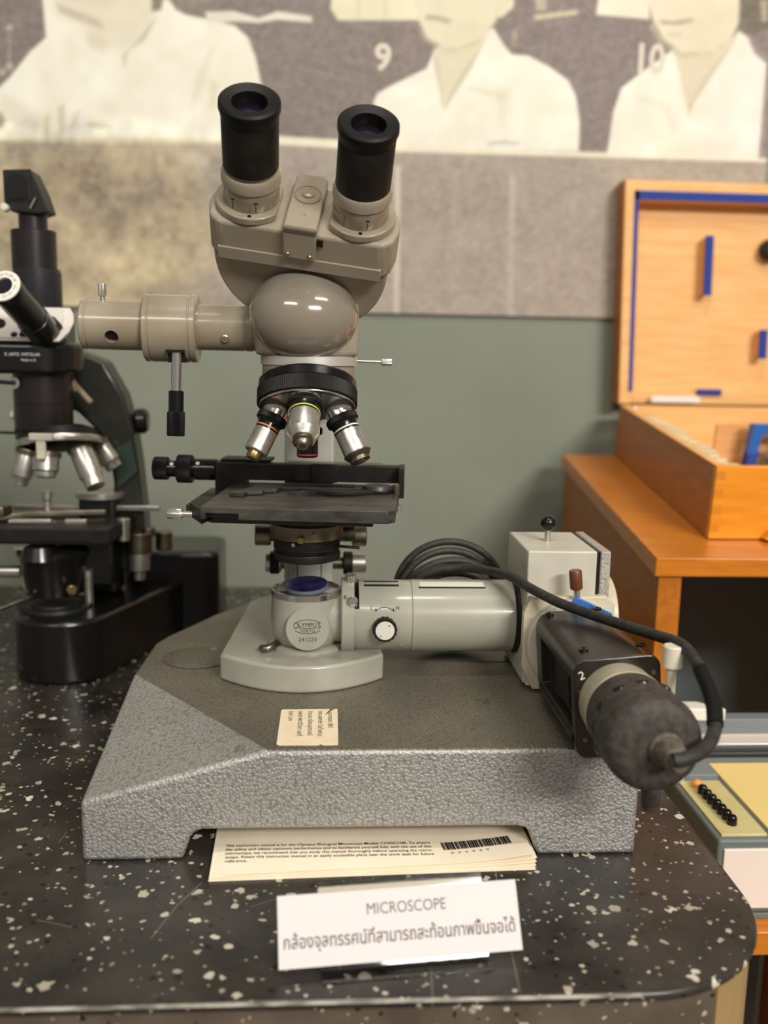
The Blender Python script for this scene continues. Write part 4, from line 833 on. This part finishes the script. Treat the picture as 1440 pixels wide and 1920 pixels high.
for i in range(3): mesh_obj('inner_page', sheet((-75.5, -28.6+i*.3), (154+i*.7, -17+i*2.2), (154, 107), (-79, 107), .7+i*.8, .3, .5+i*1.0), MANUALM, man)
fc = mesh_obj('front_cover', sheet((-75.8, -27.6), (152.5, -12), (153, 107), (-79.5, 107), 3.4, .4, 4.4, fold=1.6), MANUALM, man, label='printed front page with a small paragraph')
def fit_text(name, s, size, width, o, u, v, mat, parent, ext=.1, label=None):
    o_ = text(name, s, size, o, u, v, mat, parent, ext, 'LEFT', label, bold=.005)
    un = Vector(u).normalized(); b0 = (Vector(o)-BASE[parent.name])*S
    xs = [(p.co-b0).dot(un) for p in o_.data.vertices]; k = width*S/max(xs)
    for p in o_.data.vertices: p.co += un*((p.co-b0).dot(un)*(k-1))
    return o_
for i, (s, wd) in enumerate((('This instruction manual is for the Olympus Biological Microscope Models CH30/CH40. To ensure', 149), ('the safety and obtain optimum performance and to familiarize yourself fully with the use of this', 149), ('microscope, we recommend that you study this manual thoroughly before operating the micro-', 149), ('scope. Retain this instruction manual in an easily accessible place near the work desk for future', 149), ('reference.', 15.5))):
    fit_text('cover_line', s, 4.9, wd, (-68+i*.35, 10.2-i*5.3, 3.95), (1, .006, 0), (0, 1, 0), INK, fc, .1)
bars = []; random.seed(4); x = 0
while x < 50:
    wv = random.choice((.6, .6, 1.1, 1.6)); bars.append((x, min(x+wv, 50.5))); x += wv+random.choice((.6, .6, 1.0))
def bz(x): return 4.1+4.4*max(0, ((x+75.8)/229.3-.72)/.28)**2*.9
mesh_obj('barcode', merge(*[obox((90, 1.5, 0), (1, .09, 0), (-.12, 1, 0), (0, 0, 1), a, b, 0, 10, bz(90+a)-.15, bz(90+a)+.3) for a, b in bars]), INK, fc, label='black barcode bars')
for k, ch in enumerate('AX6000'): text('barcode_digit', ch, 3.6, (96+k*5.2, -4.2+k*.5, bz(96+k*5.2)+.1), (1, .09, .04), (-.1, 1, 0), INK, fc, .25)

# ------------------------------------------------------------------ name card on its clear stand
ct = Vector((0, .53, .848)).normalized(); cr_ = Vector((.995, .098, 0)).normalized(); cu_ = (ct-cr_*ct.dot(cr_)).normalized(); cn = cr_.cross(cu_)
CO = Vector((50, -125.5, 5.2))      # middle of the lower edge
stand = thing('card_stand', 'clear acrylic easel holding the white name card at the bench front', 'stand', (50, -120, 0))
mesh_obj('easel_plate', prism(rrect(-49, 53, -2.2, 46, 1.2, 3), CO-cn*2.6, cr_, cu_, -1.2, 1.2), ACRYL, stand, bevel=.3)
mesh_obj('easel_foot', obox(CO-cn*2.6, cr_, Vector((-.098, .995, 0)), Vector((0, 0, 1)), -49, 53, -12, 22, -5, -3), ACRYL, stand, bevel=.4)
mesh_obj('easel_back', obox(CO, cr_, Vector((-.098, .995, 0)), Vector((0, 0, 1)), -49, 53, 24, 26.4, -5, 37), ACRYL, stand, bevel=.3)
card = mesh_obj('name_card', obox(CO, cr_, cu_, cn, -73.5, 73.5, 0, 40, 0, .6), PAPER, None, base=CO)
tag(card, 'white card reading MICROSCOPE over a line of Thai', 'sign')
GT = M('card_ink', '68635f', .8)
text('english_line', 'MICROSCOPE', 9.2, CO+cu_*26.2+cr_*4+cn*.6, cr_, cu_, GT, card, .12, sx=.87)
def fit_center(s, size, width, o, u, v, mat, parent, name):
    t = text(name, s, size, o, u, v, mat, parent, .12, bold=.012)
    un = Vector(u).normalized(); b0 = (Vector(o)-BASE[parent.name])*S
    xs = [(p.co-b0).dot(un) for p in t.data.vertices]; mid = (max(xs)+min(xs))/2; k = width*S/(max(xs)-min(xs))
    for p in t.data.vertices:
        q = (p.co-b0).dot(un); p.co += un*((q-mid)*k-q)
fit_center('กล้องจุลทรรศน์ที่สามารถสะท้อนภาพขึ้นจอได้', 10.2, 141, CO+cu_*10.6+cn*.6, cr_, cu_, GT, card, 'thai_line')

# ------------------------------------------------------------------ second microscope, black, behind on the left
s2 = thing('microscope', 'older black microscope with a photo tube at the left edge of the bench', 'microscope', (-290, 450, 0))
FX, FY = -283, 408
def hull_stadium(c0, r0, c1, r1, n=20):
    c0, c1 = Vector((*c0, 0)), Vector((*c1, 0)); a = math.degrees(math.atan2(c1.y-c0.y, c1.x-c0.x))
    return circ(c0.x, c0.y, r0, n, a+90, a+270)+circ(c1.x, c1.y, r1, n, a-90, a+90)
b2 = mesh_obj('foot', flat(hull_stadium((FX, FY), 53, (-205, 560), 34), 0, 70), BLK, s2, bevel=5, bseg=4, label='glossy black foot with a round front')
mesh_obj('rear_foot', flat(rrect(-250, -130, 545, 655, 16), 0, 106), BLK, s2, bevel=7, bseg=4, label='taller black rear part of the foot')
mesh_obj('light_window', lathe([(0, 70), (41, 70), (40, 73), (36, 74), (34, 72.5), (27, 72.5), (26, 74.5), (0, 75)], (-298, 425, 0), seg=56), BLKM, s2, label='round dark light window in the foot')
mesh_obj('diaphragm_knob', cyl((-236, 425, 47), (1, -.25, 0), 6, -8, 8, 24, 1.5), WHITEP, s2, label='small white knob on the side of the foot')
# limb
limb = [(-300, 350), (-281, 352), (-251, 341), (-230, 303), (-221, 268), (-215, 222), (-210, 164), (-208, 96), (-250, 96), (-246, 165), (-244, 200), (-248, 232), (-262, 262), (-284, 284), (-300, 286)]
lm = mesh_obj('limb', prism(limb, (0, 486, 0), (1, 0, 0), (0, 0, 1), -44, 0), M('limb_olive_black', '2a2b24', .4, coat=.2), s2, bevel=4, label='dark olive curved limb')
mesh_obj('limb_knob', cyl((-222, 508, 272), (1, 0, 0), 15, 0, 16, 36, 4), BLK, s2, label='black focus knob on the limb')
mesh_obj('limb_plate', prism([(-242, 240), (-222, 252), (-216, 215), (-238, 196)], (0, 484.5, 0), (1, 0, 0), (0, 0, 1), -1, 1.5), M('green_plate', '3a4d42', .45), lm, label='dark green plate on the limb')
mesh_obj('limb_stem', box(-282, -238, 470, 510, 70, 190), BLK, s2, bevel=6)
mesh_obj('limb_ring', lathe([(0, 184), (27, 184), (28, 185), (28, 190), (27, 191), (0, 191)], (-260, 486, 0), seg=48), STEEL, s2, label='bright ring at the foot of the limb')
# stage
q1 = Vector((1, -.0, 0)); SA = R_(-7)
tx_, ty_ = Vector((math.cos(SA), math.sin(SA)*0, 0)), Vector((.12, .99, 0))
s2st = mesh_obj('stage', prism([(-170, 0), (0, 0), (0, 120), (-170, 120)], (-231, 395, 0), (1, 0, 0), (.12, .993, 0), 147, 163), BLKM, s2, bevel=1, label='square black stage with worn bright edges')
mesh_obj('stage_opening', cyl((-318, 440, 0), (0, 0, 1), 20, 162.2, 163.3, 36), BLK, s2st, label='dark hole in the stage')
mesh_obj('stage_rail', box(-400, -252, 392, 396, 147, 150), BLKP, s2st)
mesh_obj('slide_rule', box(-356, -190, 474, 484, 170, 176), ALU, s2, bevel=1, label='long bright rod of the specimen holder')
mesh_obj('slide_arm', flat([(-372, 424), (-356, 428), (-330, 452), (-250, 470), (-250, 480), (-340, 466), (-372, 446)], 166, 172), DULLM, s2, bevel=1, label='curved nickel specimen arm')
mesh_obj('arm_tip', flat([(-345, 420), (-300, 424), (-300, 430), (-345, 430)], 164, 168), STEEL, s2, bevel=.8)
mesh_obj('slide_clip', flat([(-285, 424), (-262, 426), (-262, 434), (-285, 432)], 163, 168), STEEL, s2, bevel=.8)
mesh_obj('clip_post', lathe([(0, 163), (4.5, 163), (4.5, 182), (6.5, 184), (6.5, 193), (0, 194)], (-316, 470, 0), seg=24), STEEL, s2)
mesh_obj('rail_end', flat([(-370, 425), (-352, 425), (-345, 440), (-370, 445)], 170, 182), DULLM, s2, bevel=2)
for x, y, r, z0, z1, mt in ((-214, 474, 15, 122, 145, DULLM), (-214, 474, 12.5, 100, 122, STEEL), (-214, 474, 7, 88, 100, STEEL), (-226, 448, 7, 140, 166, STEEL), (-203, 478, 8, 140, 150, DULLM), (-190, 505, 10, 118, 140, DULLM)):
    mesh_obj('stage_control', cyl((x, y, 0), (0, 0, 1), r, z0, z1, 36, 1), mt, s2, label='nickel stage control knob')
# condenser carrier
mesh_obj('condenser', lathe([(0, 84), (30, 84), (31, 90), (33, 100), (36, 122), (40, 130), (40, 134), (34, 138), (20, 140), (20, 148), (0, 148)], (-300, 432, 0), seg=48), BLK, s2, label='flared black condenser')
mesh_obj('condenser_cone', lathe([(0, 128), (22, 128), (17, 142), (10, 146), (0, 146)], (-308, 408, 0), seg=36), BLK, s2)
mesh_obj('condenser_tab', box(-335, -306, 400, 412, 138, 147), STEEL, s2, bevel=1)
mesh_obj('condenser_bracket', box(-285, -235, 430, 490, 92, 146), BLK, s2, bevel=3)
for k in range(6): mesh_obj('scale_tick', cyl((-331+k*9, 403-3*math.sin(k), 93), (0, -1, 0), 1.6, -3, .5, 10), BRASS, s2)
mesh_obj('condenser_screw', cyl((-274, 400, 95), (.4, -1, 0), 5.5, -4, 6, 24, 1), BRASS, s2, label='small brass screw')
mesh_obj('left_knob', cyl((-336, 430, 108), (-1, 0, 0), 7, 0, 40, 28, 1), STEEL, s2)
mesh_obj('slide_post', cyl((-262, 428, 70), (0, 0, 1), 5, 0, 40, 20), STEEL, s2)
mesh_obj('left_lever', rod((-330, 412, 80), (-352, 392, 74), 2.4), DULLM, s2)
# nosepiece and objectives
nt2 = Vector((-.10, .24, 1)).normalized(); N2 = Vector((-292, 446, 250))
mesh_obj('nosepiece', lathe([(0, -6), (30, -5), (44, -2), (46, 1), (46, 5), (43, 6), (40, 14), (30, 18), (0, 18)], N2, nt2, 56), BLKM, s2, label='tilted black nosepiece disc')
mesh_obj('nosepiece_rim', lathe([(44, -3), (46.6, -3), (47, -1), (47, 3), (46.4, 4.4), (44, 4.4), (44, -3)], N2, nt2, 64), STEEL, s2, label='bright rim of the nosepiece')
mesh_obj('nosepiece_catch', merge(box(-312, -287, 396, 402, 258, 266), box(-305, -295, 397, 403, 238, 260)), CREAMP, s2, bevel=1.5, label='bright T-shaped catch')
for p, q, r in (((-322, 430, 246), (-334, 428, 206), 12), ((-300, 420, 244), (-301, 414, 216), 14), ((-270, 436, 250), (-247, 414, 206), 13), ((-258, 470, 250), (-238, 470, 220), 12)):
    p, q = Vector(p), Vector(q); L = (q-p).length
    o_ = mesh_obj('objective', lathe([(0, 0), (r*.9, 0), (r, 2), (r, L*.72), (r*.86, L*.78), (r*.8, L-1), (r*.6, L), (0, L)], p, q-p, 36), STEEL, s2, label='nickel objective lens')
    mesh_obj('objective_collar', lathe([(r*.9, 1), (r*1.12, 1), (r*1.12, 6), (r*.9, 6), (r*.9, 1)], p, q-p, 36), DULLM, o_)
# tube and head
TUBE2 = M('tube_black', '231d1e', .32, coat=.15)
mesh_obj('body_tube', lathe([(0, 256), (30, 256), (31, 257), (31, 294), (30.5, 294.5), (30.5, 295.5), (31, 296), (31, 332), (0, 332)], (-307, 440, 0), seg=56), TUBE2, s2, label='black vertical body tube')
mesh_obj('body_ring', lathe([(30, 264), (31.6, 264), (31.6, 268), (30, 268), (30, 264)], (-307, 440, 0), seg=56), BLKP, s2)
hb2 = mesh_obj('head_body', merge(flat([(-430, 396), (-310, 396)]+circ(-307, 440, 44, 14, -88, 70)+[(-430, 486)], 328, 361)), BLK, s2, bevel=5, label='black rounded head body')
wedge = [(396, 361), (430, 397), (486, 397), (486, 361)]
mesh_obj('head_wedge', prism(wedge, (-430, 0, 0), (0, 1, 0), (0, 0, 1), 0, 148), BLK, s2)
pu = Vector((1, 0, 0)); pv = Vector((0, 34, 36)).normalized(); pn = pu.cross(pv)
po = Vector((-278, 396, 361))
wp = mesh_obj('head_plate', prism([(-158, .5), (2, .5), (10, 14), (13, 28), (11, 40), (6, 48.6), (-158, 48.6)], po, pu, pv, 0, 2.5), M('white_metal_plate', 'dcd6cf', .4), s2, bevel=.6, label='white metal plate on the head')
mesh_obj('plate_shield', prism([(-70, 2), (-8, 2), (0, 16), (3, 30), (0, 45), (-26, 46), (-34, 30), (-70, 6)], po, pu, pv, 2.5, 4.5), M('white_metal_plate_upper', 'd5cfc8', .4), wp, bevel=.4)
for x, s, r in ((-20, 36, 3.6), (-62, 22, 6), (-44, 6, 3.6)): mesh_obj('plate_screw', cyl(po+pu*x+pv*s, pn, r, 1, 6, 20, 1), BLKM, wp)
mesh_obj('swivel_base', prism([(-38, 3), (-4, 3), (4, 18), (-6, 30), (-22, 34), (-36, 18)], po, pu, pv, 3, 8), BLKM, s2, bevel=1, label='black swivel base of the eyepiece tube')
P0, P1 = Vector((-291, 416, 365)), Vector((-307, 322, 414)); LD = (P1-P0).length
e2 = mesh_obj('eyepiece_tube', lathe([(0, -8), (16, -8), (16.5, 0), (16.5, LD*.4), (15.4, LD*.4+.6), (15.4, LD*.42), (15.6, LD*.43), (15.6, LD-14), (16.2, LD-12), (16.2, LD-2), (0, LD-2)], P0, P1-P0, 48), BLK, s2, label='slanting black eyepiece tube')
er = mesh_obj('eyepiece_ring', lathe([(8.5, LD-2.5), (16, LD-2.5), (16.6, LD-1), (16.2, LD+.2), (9, LD+.2), (8.5, LD-2.5)], P0, P1-P0, 56), WHITEP, e2, label='white engraved eyepiece ring')
mesh_obj('eyepiece_lens', lathe([(0, LD-2.5), (8.6, LD-2.5), (8.6, LD-1.6), (4, LD-.6), (0, LD-.3)], P0, P1-P0, 36), LENS, e2)
ed = (P1-P0).normalized(); ea, eb, _ = frame(ed)
for k, ch in enumerate('PERIPLAN GF 10x LEITZ GERMANY     '):
    t = -k*R_(10.2)+2.2
    rv = ea*math.cos(t)+eb*math.sin(t)
    if ch != ' ': text('ring_letter', ch, 3.6, P1+rv*11+ed*.15, rv.cross(ed), rv, INK, er, .1)
# upper photo tube with angled viewing prism
mesh_obj('photo_tube', lathe([(0, 396), (25, 396), (25.6, 398), (25.6, 436), (24.6, 437), (24.6, 439), (0, 439)], (-313, 456, 0), seg=56), M('tube_blue_black', '26262b', .34, coat=.15), s2, label='wide black photo tube')
mesh_obj('photo_tube_upper', lathe([(0, 438), (23.6, 438), (23.6, 479), (22.6, 480), (15, 480), (15, 497), (0, 497)], (-315, 456, 0), seg=56), TUBE2, s2, label='narrower upper photo tube')
px_ = prism([(436, 504), (436, 541), (446, 541), (480, 505), (482, 492), (440, 492)], (-341, 0, 0), (0, 1, 0), (0, 0, 1), 0, 31)
vp = mesh_obj('viewing_prism', prism([(-338, 505), (-338, 538), (-310, 540), (-300, 518), (-294, 498), (-303, 495), (-332, 497)], (0, 462, 0), (1, 0, 0), (0, 0, 1), -10, 26), BLKM, s2, bevel=1.2, label='wedge-shaped black viewing prism on top')
mesh_obj('prism_face', prism([(-338, 507), (-309.5, 508), (-309.5, 540), (-338, 538.5)], (0, 435.5, 0), (1, 0, 0), (0, 0, 1), -1.6, .6), BLKM, vp)
mesh_obj('prism_window', prism([(-334.5, 509), (-313, 510)]+[(-324+10.5*math.cos(R_(t)), 524+11*math.sin(R_(t))) for t in range(0, 181, 15)], (0, 434.6, 0), (1, 0, 0), (0, 0, 1), -.6, 1), BLK, vp, label='arched recess of the prism face')
mesh_obj('prism_screw', cyl((-337, 440, 500), (0, -1, 0), 4.2, 0, 12, 24, 1.4), CREAMP, vp, label='pale screw below the prism')
mesh_obj('prism_spring', rod((-311, 433, 500), (-305, 433, 511), .9), STEEL, vp)
mesh_obj('tube_lever', merge(rod((-280, 452, 322), (-272, 448, 308), 4), rod((-276, 450, 316), (-256, 442, 296), 3.4, 12, 1)), M('tan_lever', '8d7a63', .5), s2, label='tan lever behind the tube')
mesh_obj('side_screw', merge(rod((-330, 410, 318), (-346, 408, 319), 2.2), ellipsoid((-349, 408, 319), (6, 0, 0), (0, 6, 0), (0, 0, 6), 20, 10)), BLKP, s2)
mesh_obj('side_ring', lathe([(3, 0), (6.4, 0), (6.4, 2), (3, 2), (3, 0)], (-329, 411, 318), (0, -1, 0), 28), STEEL, s2, label='bright ring round the side screw')
mesh_obj('side_stud', cyl((-338, 440, 282), (-1, 0, 0), 5, 0, 5, 20, 1.5), CREAMP, s2)
mesh_obj('side_rod', rod((-336, 440, 262), (-420, 436, 264), 1.6), BLKP, s2)
text('maker_lettering', 'E. LEITZ, WETZLAR', 4.2, (-314, 395.6, 347), (1, 0, 0), (0, 0, 1), WINK, hb2, .6)
text('maker_lettering', 'Made in G', 3.6, (-308, 395.6, 341.5), (1, 0, 0), (0, 0, 1), WINK, hb2, .6)

# ------------------------------------------------------------------ wooden stand and open instrument case on the right
EX = Vector((1, 0, 0)); DV = Vector((47, 605, 42)).normalized(); UP = Vector((.03, -.066, 1)).normalized()
DO = Vector((350, 325, 151))
desk = thing('wooden_desk', 'orange wooden desk with a slab side panel right of the bench', 'desk', (560, 620, -1150))
mesh_obj('desk_top', obox(DO, EX, DV, UP, 0, 460, 0, 608, -21, 0), WOOD, desk, bevel=1.6)
def panel(x):
    a, b = Vector((356+x, 331, 0)), Vector((402+x, 930, 0))
    za, zb = 130.5, 171
    V = [(a.x, a.y, -1150), (a.x+25, a.y, -1150), (b.x+25, b.y, -1150), (b.x, b.y, -1150), (a.x, a.y, za), (a.x+25, a.y, za), (b.x+25, b.y, zb), (b.x, b.y, zb)]
    return V, [(3, 2, 1, 0), (4, 5, 6, 7), (0, 1, 5, 4), (1, 2, 6, 5), (2, 3, 7, 6), (3, 0, 4, 7)]
mesh_obj('side_panel', panel(0), WOODS, desk, bevel=1); mesh_obj('side_panel', panel(420), WOODS, desk, bevel=1)

mesh_obj('wall_shade_panel', box(430, 815, 918, 926, -1150, 168), M('wall_shade_grey', '82918f', .6), desk, label='added grey panel with the tone of the shaded wall under the desk')  # panel added for the tone of the shaded wall behind
KV = Vector((51, 532, 37)).normalized(); KU = Vector((.05, 0, 1)).normalized(); KO = Vector((434, 398, 157.2))
def K(x, y, z): return KO+EX*x+KV*y+KU*z
def kbox(x0, x1, y0, y1, z0, z1): return obox(KO, EX, KV, KU, x0, x1, y0, y1, z0, z1)
case = thing('instrument_case', 'open varnished wooden instrument case with a raised lid on the desk', 'case', K(170, 270, 0))
D_, W_, H_ = 536, 340, 82.5
mesh_obj('case_front', kbox(0, W_, 0, 11, 0, H_), CASEM, case, bevel=.8, label='bright orange front board with finger joints')
mesh_obj('case_side', kbox(1.2, 11, 11.2, D_, 0, H_), PLY, case, bevel=.6); mesh_obj('side_shaded_face', kbox(0, 1.5, 11.2, D_, 0, H_-.8), WOODS, case, label='outer face of the side in a shade-darkened colour'); mesh_obj('case_side', kbox(W_-11, W_, 11.2, D_, 0, H_), WOODS, case, bevel=.8)  # outer face carries the side's shade as a darker colour
mesh_obj('case_back', kbox(11, W_-11, D_-11, D_, 0, H_), PLY, case); mesh_obj('case_floor', kbox(11, W_-11, 11, D_-11, 2, 12), PLY, case)
mesh_obj('case_partition', kbox(112, W_-11.2, 360, 368, 12, 77), M('partition_wood', 'e0a468', .5, vary=('d3945a', 8, (8, 1, 1))), case, label='pinkish inner partition board')
for k in range(4): mesh_obj('finger_joint', kbox(.3, 11, -.25, .5, 8+k*20, 17+k*20), M('joint_wood', 'd07f1a', .4), case)
mesh_obj('case_catch', prism([(60, 2), (66, 11), (150, 11), (150, 1), (64, 1)], KO+KV*-.2, EX, KU, 0, 14), CASEM, case, bevel=.8, label='wooden lip under the front edge')
mesh_obj('side_rail', kbox(11, 18, 20, D_-12, 60, 78), PLY, case)
LOO = Vector((491, 944, 278)); LU = Vector((-.03, 0, 1)).normalized()
def lbox(x0, x1, y0, y1, z0, z1): return obox(LOO, EX, Vector((0, 1, 0)), LU, x0, x1, y0, y1, z0, z1)
LW, LH_ = 335, 358
lid = mesh_obj('case_lid', merge(lbox(0, LW, 34, 42, 0, LH_)), PLY, case, label='pale plywood inside of the lid')
mesh_obj('lid_side', lbox(1.2, 21, 0, 34, 0, LH_), PLY, lid, bevel=.8); mesh_obj('lid_shaded_face', lbox(0, 1.6, .6, 42, 0, LH_), WOODS, lid, label='outside of the lid in a shade-darkened colour'); mesh_obj('lid_side', lbox(LW-21, LW, 0, 34, 0, LH_), CASEM, lid, bevel=1)  # lid outside coloured darker for its shaded side
mesh_obj('lid_top', lbox(21, LW-21, 0, 34, LH_-31, LH_), PLY, lid, bevel=1); mesh_obj('lid_bottom', lbox(21, LW-21, 14, 34, 0, 20), PLY, lid, bevel=1)
mesh_obj('felt_strip', lbox(16, 23, -1.2, 3, 20, LH_-16), FELT, case, label='long blue felt strip down the lid edge')
mesh_obj('felt_strip', lbox(16, LW-16, -1.2, 3, LH_-30, LH_-16), FELT, case, label='blue felt strip along the top of the lid')
for x0, x1, z0, z1 in ((141, 154, 180, 276), (241, 254, 78, 126), (138, 180, 16, 26)):
    pb = mesh_obj('lid_pad', lbox(x0+2, x1-2, 14, 34, z0+2, z1-2), PLY, case)
    mesh_obj('pad_felt', lbox(x0, x1, 9, 14.2, z0, z1), FELT, pb, label='blue felt facing')
mesh_obj('lid_knob', cyl(LOO+Vector((249, 34, 258)), (0, -1, 0), 17, 0, 26, 32, 3), BLKM, case, label='black round stop in the lid')
mesh_obj('case_label', lbox(56, 138, -1.5, 1.5, 3, 14), WHITEP, case, label='white paper label at the hinge')
mesh_obj('hinge_screw', lathe([(0, 0), (6, 0), (5, 2.4), (0, 3)], K(16, D_-40, H_), KU, 20), STEEL, case)
# things in the case
random.seed(8)
proto = None
for k in range(13):
    p = K(28+k*.4, 40+k*33, 12)
    if proto is None:
        proto = mesh_obj('cork_stopper', lathe([(0, 0), (11, 0), (14.5, 62), (13.5, 65.5), (11, 66.5), (0, 66.5)], (0, 0, 0), (0, 0, 1), 28), CORK, None, base=(0, 0, 0)); o_ = proto
    else: o_ = proto.copy(); COL.objects.link(o_)
    o_.location = p*S; o_.rotation_euler = (-.06, .04, k*1.3)
    tag(o_, 'tan round stopper standing in the row along the left side of the case', 'stopper', 'tan stoppers in the case')
ins = thing('black_instrument', 'black rounded instrument with a pale plate lying inside the wooden case', 'instrument', K(130, 110, 12))
mesh_obj('instrument_body', obox(K(98, 40, 12.3), EX, KV, KU, 6, 150, 0, 130, 0, 62), BLK, ins, bevel=14, bseg=5)
mesh_obj('instrument_head', lathe([(0, 0), (34, 0), (37, 4), (37, 16), (30, 24), (0, 26)], K(140, 100, 74), KU, 40), BLKP, ins)
mesh_obj('instrument_plate', obox(K(98, 39, 12), EX, KV, KU, 30, 80, -1.5, 1, 34, 48), BOXB, ins, bevel=.6, label='pale name plate')
bh = mesh_obj('blue_bracket', prism([(0, 0), (14, 0), (18, 28), (58, 28), (60, 0), (74, 0), (74, 44), (4, 44)], K(150, 330, 40), EX, KU, -8, 8), BLUEM, None, base=K(187, 330, 12))
tag(bh, 'blue arched holder standing behind the black instrument in the case', 'bracket')
mesh_obj('bracket_foot', obox(K(150, 330, 12.3), EX, KV, KU, 0, 74, -10, 10, 0, 28), FELT, bh)

# ------------------------------------------------------------------ low table, grey device and rail at the lower right
tbl = thing('side_table', 'orange wooden low table under the grey device right of the bench', 'table', (560, 205, -1150))
mesh_obj('table_top', box(336, 800, 92, 318, -150, -127), WOOD, tbl, bevel=2)
for x, y in ((350, 106), (780, 106), (350, 300), (780, 300)): mesh_obj('leg', box(x-10, x+10, y-10, y+10, -1150, -150), WOODS, tbl)
dev = thing('control_box', 'grey bench device with a beige sloping panel and a row of black buttons', 'device', (480, 180, -127))
mesh_obj('device_body', box(345, 640, 112, 282, -122, -52), DEVG, dev, bevel=3)
mesh_obj('device_front', box(350, 636, 109.5, 113, -116, -60), DEVW, dev, bevel=1, label='pale front panel')
mesh_obj('device_base', box(344, 641, 111, 284, -127, -121.5), DEVG, dev, bevel=.8)
mesh_obj('button_panel', box(350, 391, 118, 224, -53, -50), BOXB, dev, bevel=.6, label='beige panel with buttons')
mesh_obj('yellow_panel', box(396, 634, 118, 262, -53, -49.5), YELT, dev, bevel=.6, label='pale yellow top panel')
mesh_obj('back_ledge', box(346, 392, 228, 262, -52.5, -46), ALUG, dev, bevel=1)
for k in range(7):
    mesh_obj('push_button', lathe([(0, 0), (4.2, 0), (4.6, 1), (4.4, 7), (3.4, 8.6), (0, 9)], (363.5+k*.5, 196-k*10, -50.4), (0, 0, 1), 20), BLKP, dev, label='small black push button')
mesh_obj('pilot_lamp', ellipsoid((364.5, 211, -49), (6, 0, 0), (0, 6, 0), (0, 0, 6), 24, 12), M('orange_lamp', 'e8a050', .3), dev, label='round orange pilot lamp')
mesh_obj('corner_knob', ellipsoid((349, 226, -46), (7.5, 0, 0), (0, 7.5, 0), (0, 0, 7.5), 24, 12), WHITEP, dev, label='round white knob on the back corner')
rail = thing('metal_rail', 'stepped aluminium rail lying behind the grey device below the desk', 'rail', (560, 300, -127))
for z0, z1, y0, mt in ((-127, -66, 300, M('rail_beige', 'c3b2a0', .5)), (-66, -54, 297, ALU), (-54, -43, 295, ALU), (-43, -33, 294, M('rail_pale', 'cbbdb4', .4)), (-33, -17, 298, ALUG)):
    mesh_obj('rail_bar', box(362, 800, y0, 316, z0, z1), mt, rail, bevel=1)
bl = mesh_obj('white_wedge', flat([(340, 292), (424, 292), (400, 314), (340, 314)], -16.8, -3), WHITEP, None, base=(385, 303, -17), bevel=1.5)
tag(bl, 'white wedge-ended block lying on the rail behind the device', 'block')
